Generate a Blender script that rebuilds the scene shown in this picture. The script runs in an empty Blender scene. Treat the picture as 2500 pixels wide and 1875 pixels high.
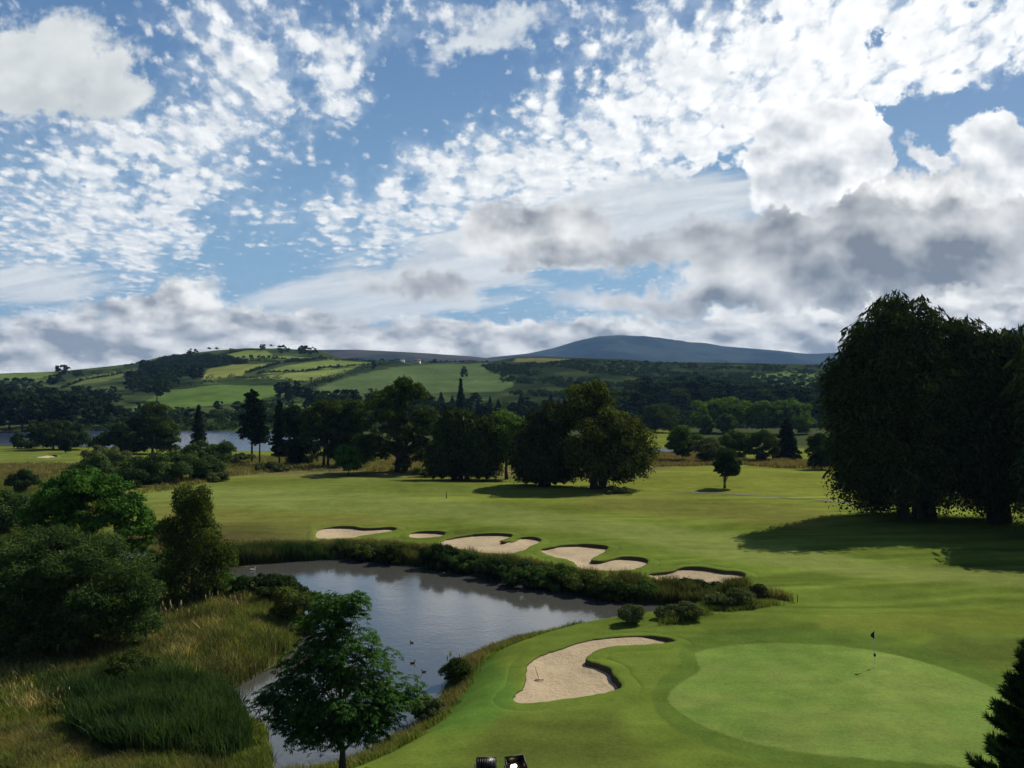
import bpy, math, random
import numpy as np
from mathutils import Vector, Matrix, noise as mnoise

# ------------------------------------------------------------------ camera, world, sun, exposure
SC = bpy.context.scene
COL = SC.collection
F = 2165.0            # focal length in photograph pixels (2500 wide)
HZ = 950.0            # photograph row of the horizon
CZ = 19.0             # eye height above the putting green
cam_d = bpy.data.cameras.new('camera'); cam = bpy.data.objects.new('camera', cam_d)
COL.objects.link(cam); SC.camera = cam
cam_d.sensor_width = 36.0; cam_d.lens = 36.0 * F / 2500.0
cam_d.clip_start = 0.3; cam_d.clip_end = 60000
cam.location = (0, 0, CZ)
cam.rotation_euler = (math.radians(90) + math.atan((HZ - 937.5) / F), 0, 0)

SUN_AZ = (0.75, 0.66)        # ground direction towards the sun
SUN_EL = math.radians(45)
sd = Vector((SUN_AZ[0], SUN_AZ[1], 0)).normalized() * math.cos(SUN_EL) + Vector((0, 0, math.sin(SUN_EL)))
sl = bpy.data.lights.new('sun', 'SUN'); sl.energy = 4.5; sl.angle = math.radians(0.55); sl.color = (1.0, 0.93, 0.80)
so = bpy.data.objects.new('sun', sl); COL.objects.link(so)
so.rotation_euler = sd.to_track_quat('Z', 'Y').to_euler(); so.location = (80, 60, 120)

SC.view_settings.view_transform = 'Standard'; SC.view_settings.look = 'None'
SC.view_settings.gamma = 1.0; SC.view_settings.use_curve_mapping = False
SC.view_settings.exposure = 0.12
SC.render.engine = 'CYCLES'
SC.cycles.max_bounces = 6; SC.cycles.diffuse_bounces = 3; SC.cycles.glossy_bounces = 3
SC.cycles.transmission_bounces = 4; SC.cycles.transparent_max_bounces = 8; SC.cycles.volume_bounces = 0
SC.cycles.use_denoising = True
SC.cycles.caustics_reflective = False; SC.cycles.caustics_refractive = False


class NT:
    """small expression helper over a node tree"""
    def __init__(s, tree):
        s.t = tree; s.n = tree.nodes; s.l = tree.links
    def node(s, kind, **kw):
        n = s.n.new(kind)
        for k, v in kw.items(): setattr(n, k, v)
        return n
    def put(s, sock, v):
        if isinstance(v, (int, float)):
            try: sock.default_value = v
            except TypeError: sock.default_value = (v, v, v)
        elif isinstance(v, (tuple, list)):
            v = tuple(v)
            if sock.type == 'RGBA' and len(v) == 3: v = v + (1.0,)
            sock.default_value = v
        else: s.l.new(v, sock)
    def m(s, op, a, b=0.0, c=None, clamp=False):
        n = s.node('ShaderNodeMath', operation=op, use_clamp=clamp)
        s.put(n.inputs[0], a); s.put(n.inputs[1], b)
        if c is not None: s.put(n.inputs[2], c)
        return n.outputs[0]
    def add(s, a, b): return s.m('ADD', a, b)
    def sub(s, a, b): return s.m('SUBTRACT', a, b)
    def mul(s, a, b): return s.m('MULTIPLY', a, b)
    def div(s, a, b): return s.m('DIVIDE', a, b)
    def mx(s, a, b): return s.m('MAXIMUM', a, b)
    def mn(s, a, b): return s.m('MINIMUM', a, b)
    def mad(s, a, b, c): return s.m('MULTIPLY_ADD', a, b, c)
    def ss(s, x, lo, hi, a=0.0, b=1.0):
        n = s.node('ShaderNodeMapRange', interpolation_type='SMOOTHSTEP')
        s.put(n.inputs['Value'], x); s.put(n.inputs['From Min'], lo); s.put(n.inputs['From Max'], hi)
        s.put(n.inputs['To Min'], a); s.put(n.inputs['To Max'], b)
        return n.outputs[0]
    def lin(s, x, lo, hi, a=0.0, b=1.0):
        n = s.node('ShaderNodeMapRange'); n.clamp = True
        s.put(n.inputs['Value'], x); s.put(n.inputs['From Min'], lo); s.put(n.inputs['From Max'], hi)
        s.put(n.inputs['To Min'], a); s.put(n.inputs['To Max'], b)
        return n.outputs[0]
    def xyz(s, x, y, z=0.0):
        n = s.node('ShaderNodeCombineXYZ')
        for i, v in enumerate((x, y, z)): s.put(n.inputs[i], v)
        return n.outputs[0]
    def sep(s, v):
        n = s.node('ShaderNodeSeparateXYZ'); s.put(n.inputs[0], v)
        return n.outputs[0], n.outputs[1], n.outputs[2]
    def v(s, op, a, b=(0, 0, 0), scale=None):
        n = s.node('ShaderNodeVectorMath', operation=op)
        s.put(n.inputs[0], a); s.put(n.inputs[1], b)
        if scale is not None: s.put(n.inputs['Scale'], scale)
        return n.outputs[0]
    def noise(s, vec, scale, detail=4.0, rough=0.55, dist=0.0, dim='3D', col=False, lac=2.0):
        n = s.node('ShaderNodeTexNoise', noise_dimensions=dim)
        s.put(n.inputs['Vector'], vec); s.put(n.inputs['Scale'], scale)
        s.put(n.inputs['Detail'], detail); s.put(n.inputs['Roughness'], rough)
        s.put(n.inputs['Distortion'], dist); s.put(n.inputs['Lacunarity'], lac)
        return n.outputs['Color' if col else 'Fac']
    def mix(s, f, a, b, blend='MIX'):
        n = s.node('ShaderNodeMix', data_type='RGBA', blend_type=blend)
        n.clamp_factor = True
        s.put(n.inputs['Factor'], f)
        s.put(n.inputs[6], a); s.put(n.inputs[7], b)
        return n.outputs[2]
    def blob(s, vec, cx, cy, rx, ry, rot=0.0):
        mp = s.node('ShaderNodeMapping', vector_type='TEXTURE')
        mp.inputs['Location'].default_value = (cx, cy, 0)
        mp.inputs['Rotation'].default_value = (0, 0, math.radians(rot))
        mp.inputs['Scale'].default_value = (rx, ry, 1)
        s.put(mp.inputs['Vector'], vec)
        g = s.node('ShaderNodeTexGradient', gradient_type='SPHERICAL')
        s.l.new(mp.outputs[0], g.inputs[0])
        return g.outputs['Fac']
    def blobs(s, vec, rows, base=0.0):
        acc = base
        for (cx, cy, rx, ry, rot, amp) in rows:
            acc = s.mad(s.blob(vec, cx, cy, rx, ry, rot), amp, acc)
        return acc


def build_world():
    w = bpy.data.worlds.new('World'); SC.world = w; w.use_nodes = True
    w.cycles.sampling_method = 'MANUAL'; w.cycles.sample_map_resolution = 512
    g = NT(w.node_tree); w.node_tree.nodes.clear()
    out = g.node('ShaderNodeOutputWorld'); bg = g.node('ShaderNodeBackground')
    g.l.new(bg.outputs[0], out.inputs[0])
    sky = g.node('ShaderNodeTexSky', sky_type='NISHITA'); sky.sun_disc = False
    sky.sun_elevation = SUN_EL; sky.sun_rotation = math.atan2(SUN_AZ[0], SUN_AZ[1])
    sky.altitude = 100; sky.air_density = 1.0; sky.dust_density = 1.0; sky.ozone_density = 2.0
    S = 0.1                                  # sky strength; clouds below are given in the same units
    bg.inputs['Strength'].default_value = S
    tc = g.node('ShaderNodeTexCoord').outputs['Generated']
    x, y, z = g.sep(tc)
    ys = g.mx(y, 0.12)
    # direction -> azimuth/elevation tangents in units of 100 photo pixels
    U = g.mad(g.div(x, ys), F / 100, 12.5)
    E = g.mul(g.div(z, ys), F / 100)          # height above horizon
    V = g.sub(HZ / 100, E)
    P = g.xyz(U, V, 0)
    h = g.mx(E, 0.25)
    # cloud sheet seen in perspective
    Q = g.xyz(g.div(g.sub(U, 12.5), g.mad(h, 0.42, 4.1)), g.mul(g.m('POWER', h, -0.5), 5.9), 0.0)
    warp = g.noise(P, 0.55, 4, 0.6, col=True)
    warp = g.v('SUBTRACT', warp, (0.5, 0.5, 0.5))
    warp2 = g.v('SUBTRACT', g.noise(P, 1.5, 5, 0.62, col=True), (0.5, 0.5, 0.5))
    warp2 = g.v('ADD', g.v('SCALE', warp, scale=1.3), g.v('SCALE', warp2, scale=0.9))
    Pw = g.v('ADD', P, g.v('SCALE', warp2, scale=2.2))
    # --- blue
    blue = g.mix(g.ss(E, 0.0, 9.5), (0.25, 0.45, 0.64), (0.092, 0.205, 0.400))
    nish = g.v('SCALE', sky.outputs[0], scale=S)
    blue = g.mix(0.78, nish, blue)
    # --- altocumulus field
    cov = g.blobs(Pw, [
        (18.5, 1.0, 6.5, 3.0, -14, 1.0), (23.5, 0.6, 6.5, 2.6, -14, 1.3), (14.2, 4.0, 7.2, 2.6, -14, 0.95),
        (10.5, 5.0, 5.0, 1.5, -12, 0.7), (16.5, 3.6, 4.0, 2.0, -20, 0.5), (20.5, 2.0, 5.0, 2.4, -22, 0.8),
        (6.6, 1.3, 4.4, 2.2, 10, 0.9), (9.6, 0.5, 3.2, 1.0, -15, 0.5), (5.0, 3.0, 4.6, 1.8, -10, 0.42),
        (1.6, 4.2, 5.0, 2.4, 0, 0.66), (4.3, 4.9, 3.6, 2.6, 0, 0.60), (1.8, 6.2, 4.6, 1.8, 0, 0.66),
        (14.0, 0.9, 0.9, 1.0, 30, 0.62), (8.0, 3.1, 1.6, 1.2, 0, 0.35), (7.2, 5.6, 2.4, 1.0, 0, 0.3),
        (10.0, 2.1, 1.9, 1.3, -25, -0.75), (6.0, 6.3, 2.4, 0.7, -20, -0.5), (17.9, 4.2, 2.3, 0.75, -28, -1.35),
        (21.5, 3.3, 3.2, 0.75, -14, -1.3), (23.6, 2.9, 3.2, 1.05, -10, -1.1), (3.2, 0.9, 1.5, 0.7, 40, -0.5),
        (11.4, 2.3, 1.7, 0.8, -14, -0.45)], -0.02)
    n1 = g.noise(Q, 6.2, 6, 0.62, 0.1)
    n2 = g.noise(Q, 17.0, 6, 0.62, 0.15)
    vq = g.v('ADD', Q, g.v('SCALE', g.noise(Q, 14.0, 3, 0.6, col=True), scale=0.07))
    vo = g.node('ShaderNodeTexVoronoi', feature='SMOOTH_F1'); g.put(vo.inputs['Vector'], vq)
    vo.inputs['Scale'].default_value = 17.0; vo.inputs['Smoothness'].default_value = 0.35
    puff = g.sub(0.80, vo.outputs['Distance'])
    nn = g.add(g.add(g.mul(n1, 0.50), g.mul(n2, 0.42)), g.mul(g.sub(puff, 0.36), 0.30))
    nn = g.add(nn, 0.04)
    d = g.add(g.mul(g.sub(nn, 0.5), 3.9), g.sub(g.mn(cov, 1.0), 0.36))
    acd = g.ss(d, -0.22, 0.55)
    thin = g.ss(g.sub(g.add(cov, g.mul(n1, 0.5)), 0.36), -0.1, 0.8, 0.0, 0.42)   # veil between the puffs
    Qo = g.v('ADD', Q, (0.02, -0.02, 0.0))
    rel = g.sub(g.noise(Q, 9.0, 4, 0.5), g.noise(Qo, 9.0, 4, 0.5))
    acb = g.lin(g.add(g.mul(rel, 2.2), g.add(g.mul(g.ss(U, 8.0, 22.0), 0.40), g.mul(d, 0.1))), -0.35, 0.55)
    ac_col = g.mix(acb, (0.62, 0.67, 0.72), (1.02, 1.03, 1.02))
    c = g.mix(thin, blue, (0.62, 0.71, 0.80))
    c = g.mix(acd, c, ac_col)
    # --- smooth streaked veil
    Qs = g.xyz(g.mul(g.sub(U, 12.5), 0.22), g.mul(g.add(V, g.mul(U, 0.17)), 2.2), 0.0)
    ns = g.noise(Qs, 1.1, 6, 0.62, 0.6)
    vc = g.blobs(g.v('ADD', P, g.v('SCALE', warp, scale=0.8)), [
        (11.5, 6.5, 6.0, 1.15, -11, 1.9), (9.5, 7.1, 5.0, 0.8, -6, 1.3), (16.0, 5.0, 4.2, 1.1, -9, 1.9),
        (13.8, 5.6, 4.5, 0.9, -6, 1.3), (0.8, 6.9, 3.0, 0.9, 5, 1.4), (22.0, 5.4, 5, 1.6, 0, 1.2),
        (11.8, 7.0, 1.6, 0.30, 0, -1.4), (13.4, 6.7, 2.0, 0.3, 8, -1.2)], -0.30)
    vd = g.ss(g.add(vc, g.mul(g.sub(ns, 0.5), 1.7)), -0.05, 0.75, 0.0, 0.90)
    c = g.mix(vd, c, g.mix(g.ss(ns, 0.3, 0.7), (0.58, 0.63, 0.67), (0.80, 0.83, 0.84)))
    # --- cumulus: cover, self-shade, relief
    def cumulus(c, rows, shade_rows, nscale, edge, gain, wsc, lit, dark, seed, soft, base=-0.12, flat=1.3):
        Pc = g.v('ADD', P, (seed, seed * 0.7, 0))
        Pn = g.v('MULTIPLY', Pc, (1.0, flat, 1.0))
        nz = g.noise(Pn, nscale, 7, 0.56, 0.1)
        nl = g.noise(Pn, nscale * 1.1, 3.5, 0.50, 0.0)
        po = g.v('ADD', Pn, (0.25 / nscale, -0.35 / nscale, 0))
        nzo = g.noise(po, nscale * 1.1, 3.5, 0.50, 0.0)
        pp = g.v('ADD', P, g.v('SCALE', warp2, scale=wsc * 2.6))
        cv = g.blobs(pp, rows, base)
        d = g.add(cv, g.mul(g.sub(nz, 0.5), edge))
        a = g.ss(d, 0.0, soft)
        sh = g.blobs(pp, shade_rows, 0.0)
        b = g.add(g.mul(g.sub(nl, nzo), gain), g.sub(0.60, sh))
        b = g.add(b, g.mul(g.sub(nz, 0.5), 0.5))
        b = g.add(b, g.mul(g.sub(0.35, g.mn(d, 0.7)), 0.42))
        b = g.lin(b, -0.35, 1.0)
        return g.mix(a, c, g.mix(b, dark, lit))
    # low horizon banks
    c = cumulus(c, [(2.5, 8.6, 6.5, 1.5, 0, 1.2), (9.0, 8.4, 6.5, 0.85, 0, 1.2), (16.0, 8.6, 8.0, 1.1, 0, 1.2), (23.0, 8.0, 6.0, 1.6, 0, 1.5),
                    (4.2, 7.5, 1.8, 0.7, -20, 0.9), (6.4, 7.9, 1.6, 0.7, 0, 0.6), (12.5, 9.3, 26, 0.9, 0, 1.2)],
                [(2.6, 7.7, 2.2, 0.8, -30, 0.60), (1.5, 8.5, 4.5, 0.7, 4, 0.45), (6.1, 7.85, 1.8, 0.5, 0, 0.45), (9.5, 8.0, 2.6, 0.4, 0, 0.4), (14.5, 8.35, 3.5, 0.4, 0, 0.5), (20.5, 8.3, 3.0, 0.4, 0, 0.4), (11.5, 7.6, 3.0, 0.3, 0, -0.35), (21.0, 7.75, 4.0, 0.35, 0, -0.4),
                 (12.0, 8.7, 5.0, 0.35, 0, 0.3), (18, 9.0, 5.0, 0.35, 0, 0.35)],
                0.85, 1.1, 3.3, 0.40, (1.08, 1.06, 1.0), (0.32, 0.34, 0.36), 3.3, 0.4, flat=1.9)
    # grey right-hand bank and its companions
    c = cumulus(c, [(21.5, 6.0, 5.6, 1.7, -4, 2.3), (24.5, 5.6, 4.0, 1.7, 0, 1.6), (17.6, 7.3, 5.2, 0.65, 0, 1.35), (15.0, 6.0, 4.4, 0.75, 4, 1.1),
                    (13.2, 5.7, 2.3, 1.05, 0, 1.5), (10.2, 6.9, 1.9, 0.62, 6, 1.3), (22.6, 4.7, 3.4, 0.75, 0, 1.0)],
                [(20.6, 6.0, 4.4, 1.5, 8, 0.68), (24.2, 5.9, 3.8, 1.1, -8, 0.62), (13.6, 6.3, 2.8, 0.55, 0, 0.65), (12.7, 5.1, 1.3, 0.7, 0, 0.6),
                 (17.6, 7.4, 5.0, 0.7, 0, 0.60), (10.2, 6.85, 2.3, 0.6, 0, 0.45), (22.3, 7.0, 4.5, 0.8, 0, 0.5), (22.6, 4.6, 3.6, 0.45, 0, -0.7), (16.2, 5.6, 1.4, 0.6, 0, 0.4)],
                0.50, 0.80, 1.9, 0.45, (1.04, 1.03, 1.0), (0.21, 0.235, 0.265), 7.7, 0.55)
    # single heaps
    c = cumulus(c, [(19.9, 3.9, 2.2, 1.45, -18, 2.6), (20.9, 3.4, 1.1, 0.9, 0, 1.2), (24.8, 3.7, 1.8, 1.1, 0, 2.2), (22.7, 3.9, 0.9, 0.4, 30, 0.9)],
                [(19.4, 4.1, 1.5, 1.2, -30, 0.65), (20.6, 3.2, 1.6, 0.9, -20, -0.45), (24.6, 4.1, 1.3, 0.6, 0, 0.35)],
                0.70, 0.85, 2.6, 0.5, (1.12, 1.12, 1.1), (0.42, 0.46, 0.51), 12.1, 0.36)
    c = cumulus(c, [(1.6, 1.75, 2.5, 1.75, 12, 2.3), (0.2, 2.0, 2.0, 1.4, 0, 1.2), (3.0, 2.7, 1.0, 1.0, 30, 0.7)],
                [(1.4, 2.3, 1.9, 0.8, 0, 0.30)],
                0.55, 0.8, 1.3, 0.7, (0.86, 0.88, 0.86), (0.42, 0.47, 0.50), 20.4, 0.85)
    c = cumulus(c, [(11.6, 1.1, 1.8, 0.75, -8, 1.6), (12.3, 0.2, 1.8, 0.6, 0, 1.2)],
                [], 0.6, 0.9, 1.2, 0.7, (0.80, 0.84, 0.86), (0.5, 0.56, 0.62), 26.4, 0.9)
    # horizon murk
    c = g.mix(g.ss(E, -0.2, 1.0, 0.15, 0.0), c, (0.56, 0.60, 0.62))
    g.put(bg.inputs['Color'], g.v('SCALE', c, scale=1.0 / S))
    # out of the photographed quarter: plain broken cloud over blue (own closure, so it is cheap to hit)
    bg2 = g.node('ShaderNodeBackground'); bg2.inputs['Strength'].default_value = S
    gen = g.noise(tc, 3.0, 4, 0.6)
    side = g.mix(g.ss(gen, 0.45, 0.62, 0.0, 0.75), (0.035, 0.08, 0.19), (0.26, 0.29, 0.32))
    side = g.mix(g.ss(z, -0.02, 0.0), (0.03, 0.045, 0.03), side)
    g.put(bg2.inputs['Color'], g.v('SCALE', side, scale=1.0 / S))
    ms = g.node('ShaderNodeMixShader')
    fr = g.mul(g.mul(g.ss(y, 0.45, 0.62), g.ss(z, -0.02, 0.0)), g.ss(z, 0.75, 0.60))
    g.put(ms.inputs[0], fr)
    g.l.new(bg2.outputs[0], ms.inputs[1]); g.l.new(bg.outputs[0], ms.inputs[2])
    g.l.new(ms.outputs[0], out.inputs[0])
    return w

build_world()

# ------------------------------------------------------------------ helpers
RNG = np.random.default_rng(7)

def lerp(a, b, t): return a + (b - a) * t
def sst(x, a=0.0, b=1.0):
    t = np.clip((x - a) / (b - a), 0, 1); return t * t * (3 - 2 * t)

def vnoise(x, y, seed=0):
    x = np.asarray(x, float); y = np.asarray(y, float)
    xi = np.floor(x).astype(np.int64); yi = np.floor(y).astype(np.int64)
    fx = x - xi; fy = y - yi; fx = fx * fx * (3 - 2 * fx); fy = fy * fy * (3 - 2 * fy)
    def h(a, b):
        n = (a * 374761393 + b * 668265263 + seed * 1442695041) & 0xffffffff
        n = ((n ^ (n >> 13)) * 1274126177) & 0xffffffff
        return ((n ^ (n >> 16)) & 0xffff) / 65535.0
    return lerp(lerp(h(xi, yi), h(xi + 1, yi), fx), lerp(h(xi, yi + 1), h(xi + 1, yi + 1), fx), fy)

def fbm(x, y, seed=0, o=4):
    s = 0; a = 0.5; t = 0
    for k in range(o):
        s = s + a * vnoise(x * 2 ** k, y * 2 ** k, seed + k * 7); t += a; a *= 0.5
    return s / t

def proj(x, y, z):
    yy = np.maximum(y, 0.5)
    return 1250 + F * x / yy, HZ - F * (z - CZ) / yy

def inpoly(x, y, P):
    r = np.zeros(np.shape(x), bool); n = len(P)
    for i in range(n):
        x0, y0 = P[i]; x1, y1 = P[(i + 1) % n]
        if y0 == y1: continue
        c = ((y0 > y) != (y1 > y)) & (x < (x1 - x0) * (y - y0) / (y1 - y0) + x0)
        r ^= c
    return r

def sdpoly(x, y, P):
    """signed distance, negative inside"""
    d = np.full(np.shape(x), 1e9); n = len(P)
    for i in range(n):
        ax, ay = P[i]; bx, by = P[(i + 1) % n]
        ex, ey = bx - ax, by - ay; L = ex * ex + ey * ey + 1e-12
        t = np.clip(((x - ax) * ex + (y - ay) * ey) / L, 0, 1)
        d = np.minimum(d, (x - ax - t * ex) ** 2 + (y - ay - t * ey) ** 2)
    d = np.sqrt(d)
    return np.where(inpoly(x, y, P), -d, d)

def smooth_poly(P, it=2):
    P = [tuple(p) for p in P]
    for _ in range(it):
        Q = []
        for i in range(len(P)):
            a = P[i]; b = P[(i + 1) % len(P)]
            Q.append((a[0] * .75 + b[0] * .25, a[1] * .75 + b[1] * .25))
            Q.append((a[0] * .25 + b[0] * .75, a[1] * .25 + b[1] * .75))
        P = Q
    return P

def sd_region(x, y, P, margin):
    """signed distance only evaluated near the polygon"""
    P = np.array(P); out = np.full(np.shape(x), 1e6)
    m = (x > P[:, 0].min() - margin) & (x < P[:, 0].max() + margin) & (y > P[:, 1].min() - margin) & (y < P[:, 1].max() + margin)
    if m.any(): out[m] = sdpoly(x[m], y[m], P)
    return out

def plane_at(px, py, z):
    d = F * (CZ - z) / (py - HZ)
    return ((px - 1250) / F * d, d)

# ------------------------------------------------------------------ materials
MATS = {}
def new_mat(name):
    m = bpy.data.materials.new(name); m.use_nodes = True; m.node_tree.nodes.clear()
    g = NT(m.node_tree); out = g.node('ShaderNodeOutputMaterial')
    MATS[name] = m
    return m, g, out

def attr_ground():
    m, g, out = new_mat('turf')
    a = g.node('ShaderNodeVertexColor', layer_name='col').outputs[0]
    geo = g.node('ShaderNodeNewGeometry').outputs['Position']
    n0 = g.noise(geo, 0.045, 4, 0.6); n1 = g.noise(geo, 0.5, 5, 0.65); n2 = g.noise(geo, 5.0, 4, 0.7); n3 = g.noise(geo, 30.0, 2, 0.7)
    st = g.noise(g.v('MULTIPLY', geo, (0.05, 0.55, 0.2)), 1.0, 4, 0.6)
    f = g.add(g.add(g.mul(g.sub(n1, 0.5), 0.75), g.mul(g.sub(n2, 0.5), 0.85)), g.add(g.mul(g.sub(n3, 0.5), 0.8), 1.03))
    f = g.add(f, g.add(g.mul(g.sub(n0, 0.5), 0.9), g.mul(g.sub(st, 0.5), 0.45)))
    c = g.v('MULTIPLY', a, g.xyz(f, f, f))
    c = g.mix(g.ss(n1, 0.50, 0.75, 0.0, 0.25), c, g.v('MULTIPLY', c, (1.28, 0.98, 0.80)))
    b = g.node('ShaderNodeBump'); b.inputs['Strength'].default_value = 0.45; b.inputs['Distance'].default_value = 0.08
    g.put(b.inputs['Height'], g.add(g.mul(n2, 0.8), g.add(g.mul(n3, 0.5), g.mul(n1, 1.5))))
    d = g.node('ShaderNodeBsdfDiffuse')
    g.put(d.inputs[0], c); g.l.new(b.outputs[0], d.inputs['Normal'])
    g.l.new(d.outputs[0], out.inputs[0]); return m
attr_ground()

def hill_mat():
    m, g, out = new_mat('hill_turf')
    a = g.node('ShaderNodeVertexColor', layer_name='col').outputs[0]
    geo = g.node('ShaderNodeNewGeometry').outputs['Position']
    n0 = g.noise(geo, 0.012, 4, 0.6); n1 = g.noise(geo, 0.09, 5, 0.65)
    f = g.add(g.add(g.mul(g.sub(n0, 0.5), 0.9), g.mul(g.sub(n1, 0.5), 0.9)), 1.0)
    c = g.v('MULTIPLY', a, g.xyz(f, f, f))
    d = g.node('ShaderNodeBsdfDiffuse'); g.put(d.inputs[0], c)
    g.l.new(d.outputs[0], out.inputs[0]); return m
hill_mat()

def leaf_mat(name, col, var=0.55, warm=(1.25, 1.05, 0.6), trans=0.30, scale=0.6, gloss=0.0):
    m, g, out = new_mat(name)
    geo = g.node('ShaderNodeNewGeometry')
    ri = geo.outputs['Random Per Island']
    oc = g.node('ShaderNodeTexCoord').outputs['Object']
    n = g.noise(oc, scale, 3, 0.6)
    f = g.add(g.lin(ri, 0, 1, 1.0 - var, 1.0 + var), g.mul(g.sub(n, 0.5), 1.3))
    f = g.mx(f, 0.15)
    base = g.mix(g.ss(n, 0.42, 0.68, 0.0, 0.8), col, tuple(c * w for c, w in zip(col, warm)))
    c = g.v('MULTIPLY', base, g.xyz(f, f, f))
    d = g.node('ShaderNodeBsdfDiffuse'); g.put(d.inputs[0], c)
    t = g.node('ShaderNodeBsdfTranslucent'); g.put(t.inputs[0], g.v('MULTIPLY', c, (1.2, 1.35, 0.6)))
    mx = g.node('ShaderNodeMixShader'); mx.inputs[0].default_value = trans
    g.l.new(d.outputs[0], mx.inputs[1]); g.l.new(t.outputs[0], mx.inputs[2])
    last = mx.outputs[0]
    if gloss > 0:
        gl = g.node('ShaderNodeBsdfGlossy'); gl.inputs['Roughness'].default_value = 0.45; gl.inputs[0].default_value = (0.8, 0.9, 0.8, 1)
        m2 = g.node('ShaderNodeMixShader'); m2.inputs[0].default_value = gloss
        g.l.new(last, m2.inputs[1]); g.l.new(gl.outputs[0], m2.inputs[2]); last = m2.outputs[0]
    g.l.new(last, out.inputs[0]); return m

LEAF = dict(
    dark=(0.034, 0.058, 0.020), beech=(0.046, 0.064, 0.020), copper=(0.044, 0.052, 0.019), oak=(0.050, 0.075, 0.020),
    mid=(0.065, 0.115, 0.028), bright=(0.095, 0.165, 0.034), lime=(0.075, 0.095, 0.024), conifer=(0.018, 0.034, 0.017),
    willow=(0.058, 0.098, 0.036), birch=(0.078, 0.108, 0.030), sycamore=(0.055, 0.130, 0.025), chestnut=(0.040, 0.098, 0.024),
    pine=(0.030, 0.060, 0.026), scrub=(0.095, 0.120, 0.050), far_dark=(0.022, 0.040, 0.018), far_mid=(0.040, 0.075, 0.028), gorse=(0.022, 0.042, 0.018))
for k, c in LEAF.items():
    far = k in ('far_dark', 'far_mid', 'gorse')
    leaf_mat('leaf_' + k, c, warm=(1.12, 1.0, 0.8) if k in ('beech', 'copper', 'dark') else (1.25, 1.05, 0.6), scale=0.12 if far else (0.35 if k in ('dark', 'beech', 'copper', 'oak', 'lime', 'conifer', 'mid', 'bright') else 0.9),
             gloss=0.0, trans=0.12 if k in ('conifer', 'pine', 'beech', 'copper', 'far_dark') else 0.28)
for nm, c in dict(reed=(0.045, 0.080, 0.028), marsh=(0.155, 0.190, 0.048), dry=(0.200, 0.160, 0.080), hay=(0.190, 0.175, 0.075), sedge=(0.095, 0.102, 0.040), plume=(0.45, 0.36, 0.24), straw=(0.40, 0.34, 0.16)).items():
    leaf_mat('blade_' + nm, c, var=0.6, warm=(1.25, 1.05, 0.85), trans=0.3, scale=0.45)

def plain(name, col, rough=0.8, metal=0.0, nscale=6.0, namp=0.35, bump=0.0, spec=0.3):
    m, g, out = new_mat(name)
    oc = g.node('ShaderNodeTexCoord').outputs['Object']
    n = g.noise(oc, nscale, 4, 0.6)
    f = g.add(1.0, g.mul(g.sub(n, 0.5), namp * 2))
    d = g.node('ShaderNodeBsdfPrincipled'); d.inputs['Roughness'].default_value = rough; d.inputs['Metallic'].default_value = metal
    d.inputs['Specular IOR Level'].default_value = spec
    g.put(d.inputs['Base Color'], g.v('MULTIPLY', g.xyz(f, f, f), tuple(col)))
    if bump:
        b = g.node('ShaderNodeBump'); b.inputs['Strength'].default_value = bump; b.inputs['Distance'].default_value = 0.05
        g.put(b.inputs['Height'], n); g.l.new(b.outputs[0], d.inputs['Normal'])
    g.l.new(d.outputs[0], out.inputs[0]); return m
plain('bark', (0.075, 0.062, 0.048), 0.95, nscale=3, bump=0.5)
plain('bark_pale', (0.30, 0.28, 0.24), 0.9, nscale=3, bump=0.3)
plain('black_metal', (0.012, 0.012, 0.013), 0.42, nscale=20, namp=0.2, spec=0.5)
plain('grey_metal', (0.20, 0.20, 0.21), 0.5, nscale=8, metal=0.4)
plain('white_paint', (0.75, 0.75, 0.72), 0.5, namp=0.1)
plain('navy_cloth', (0.010, 0.011, 0.022), 0.8, nscale=8)
plain('wood', (0.20, 0.14, 0.08), 0.8, nscale=9)
plain('dark_wood', (0.05, 0.04, 0.03), 0.85, nscale=9)
plain('duck_brown', (0.035, 0.026, 0.018), 0.8, nscale=30)
plain('duck_head', (0.010, 0.028, 0.018), 0.5, nscale=30)
plain('bird_white', (0.70, 0.70, 0.66), 0.8, nscale=30, namp=0.1)
plain('beak', (0.45, 0.24, 0.04), 0.6)
plain('wool', (0.62, 0.60, 0.52), 0.95, nscale=12)
plain('render_wall', (0.68, 0.66, 0.62), 0.9, nscale=2, namp=0.1)
plain('slate', (0.09, 0.09, 0.10), 0.7, nscale=3)
plain('red_roof', (0.26, 0.10, 0.06), 0.8, nscale=3)
plain('path_grit', (0.125, 0.115, 0.10), 0.95, nscale=1.2, bump=0.3)
plain('window_dark', (0.02, 0.025, 0.03), 0.15, namp=0.1, spec=0.6)

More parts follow.
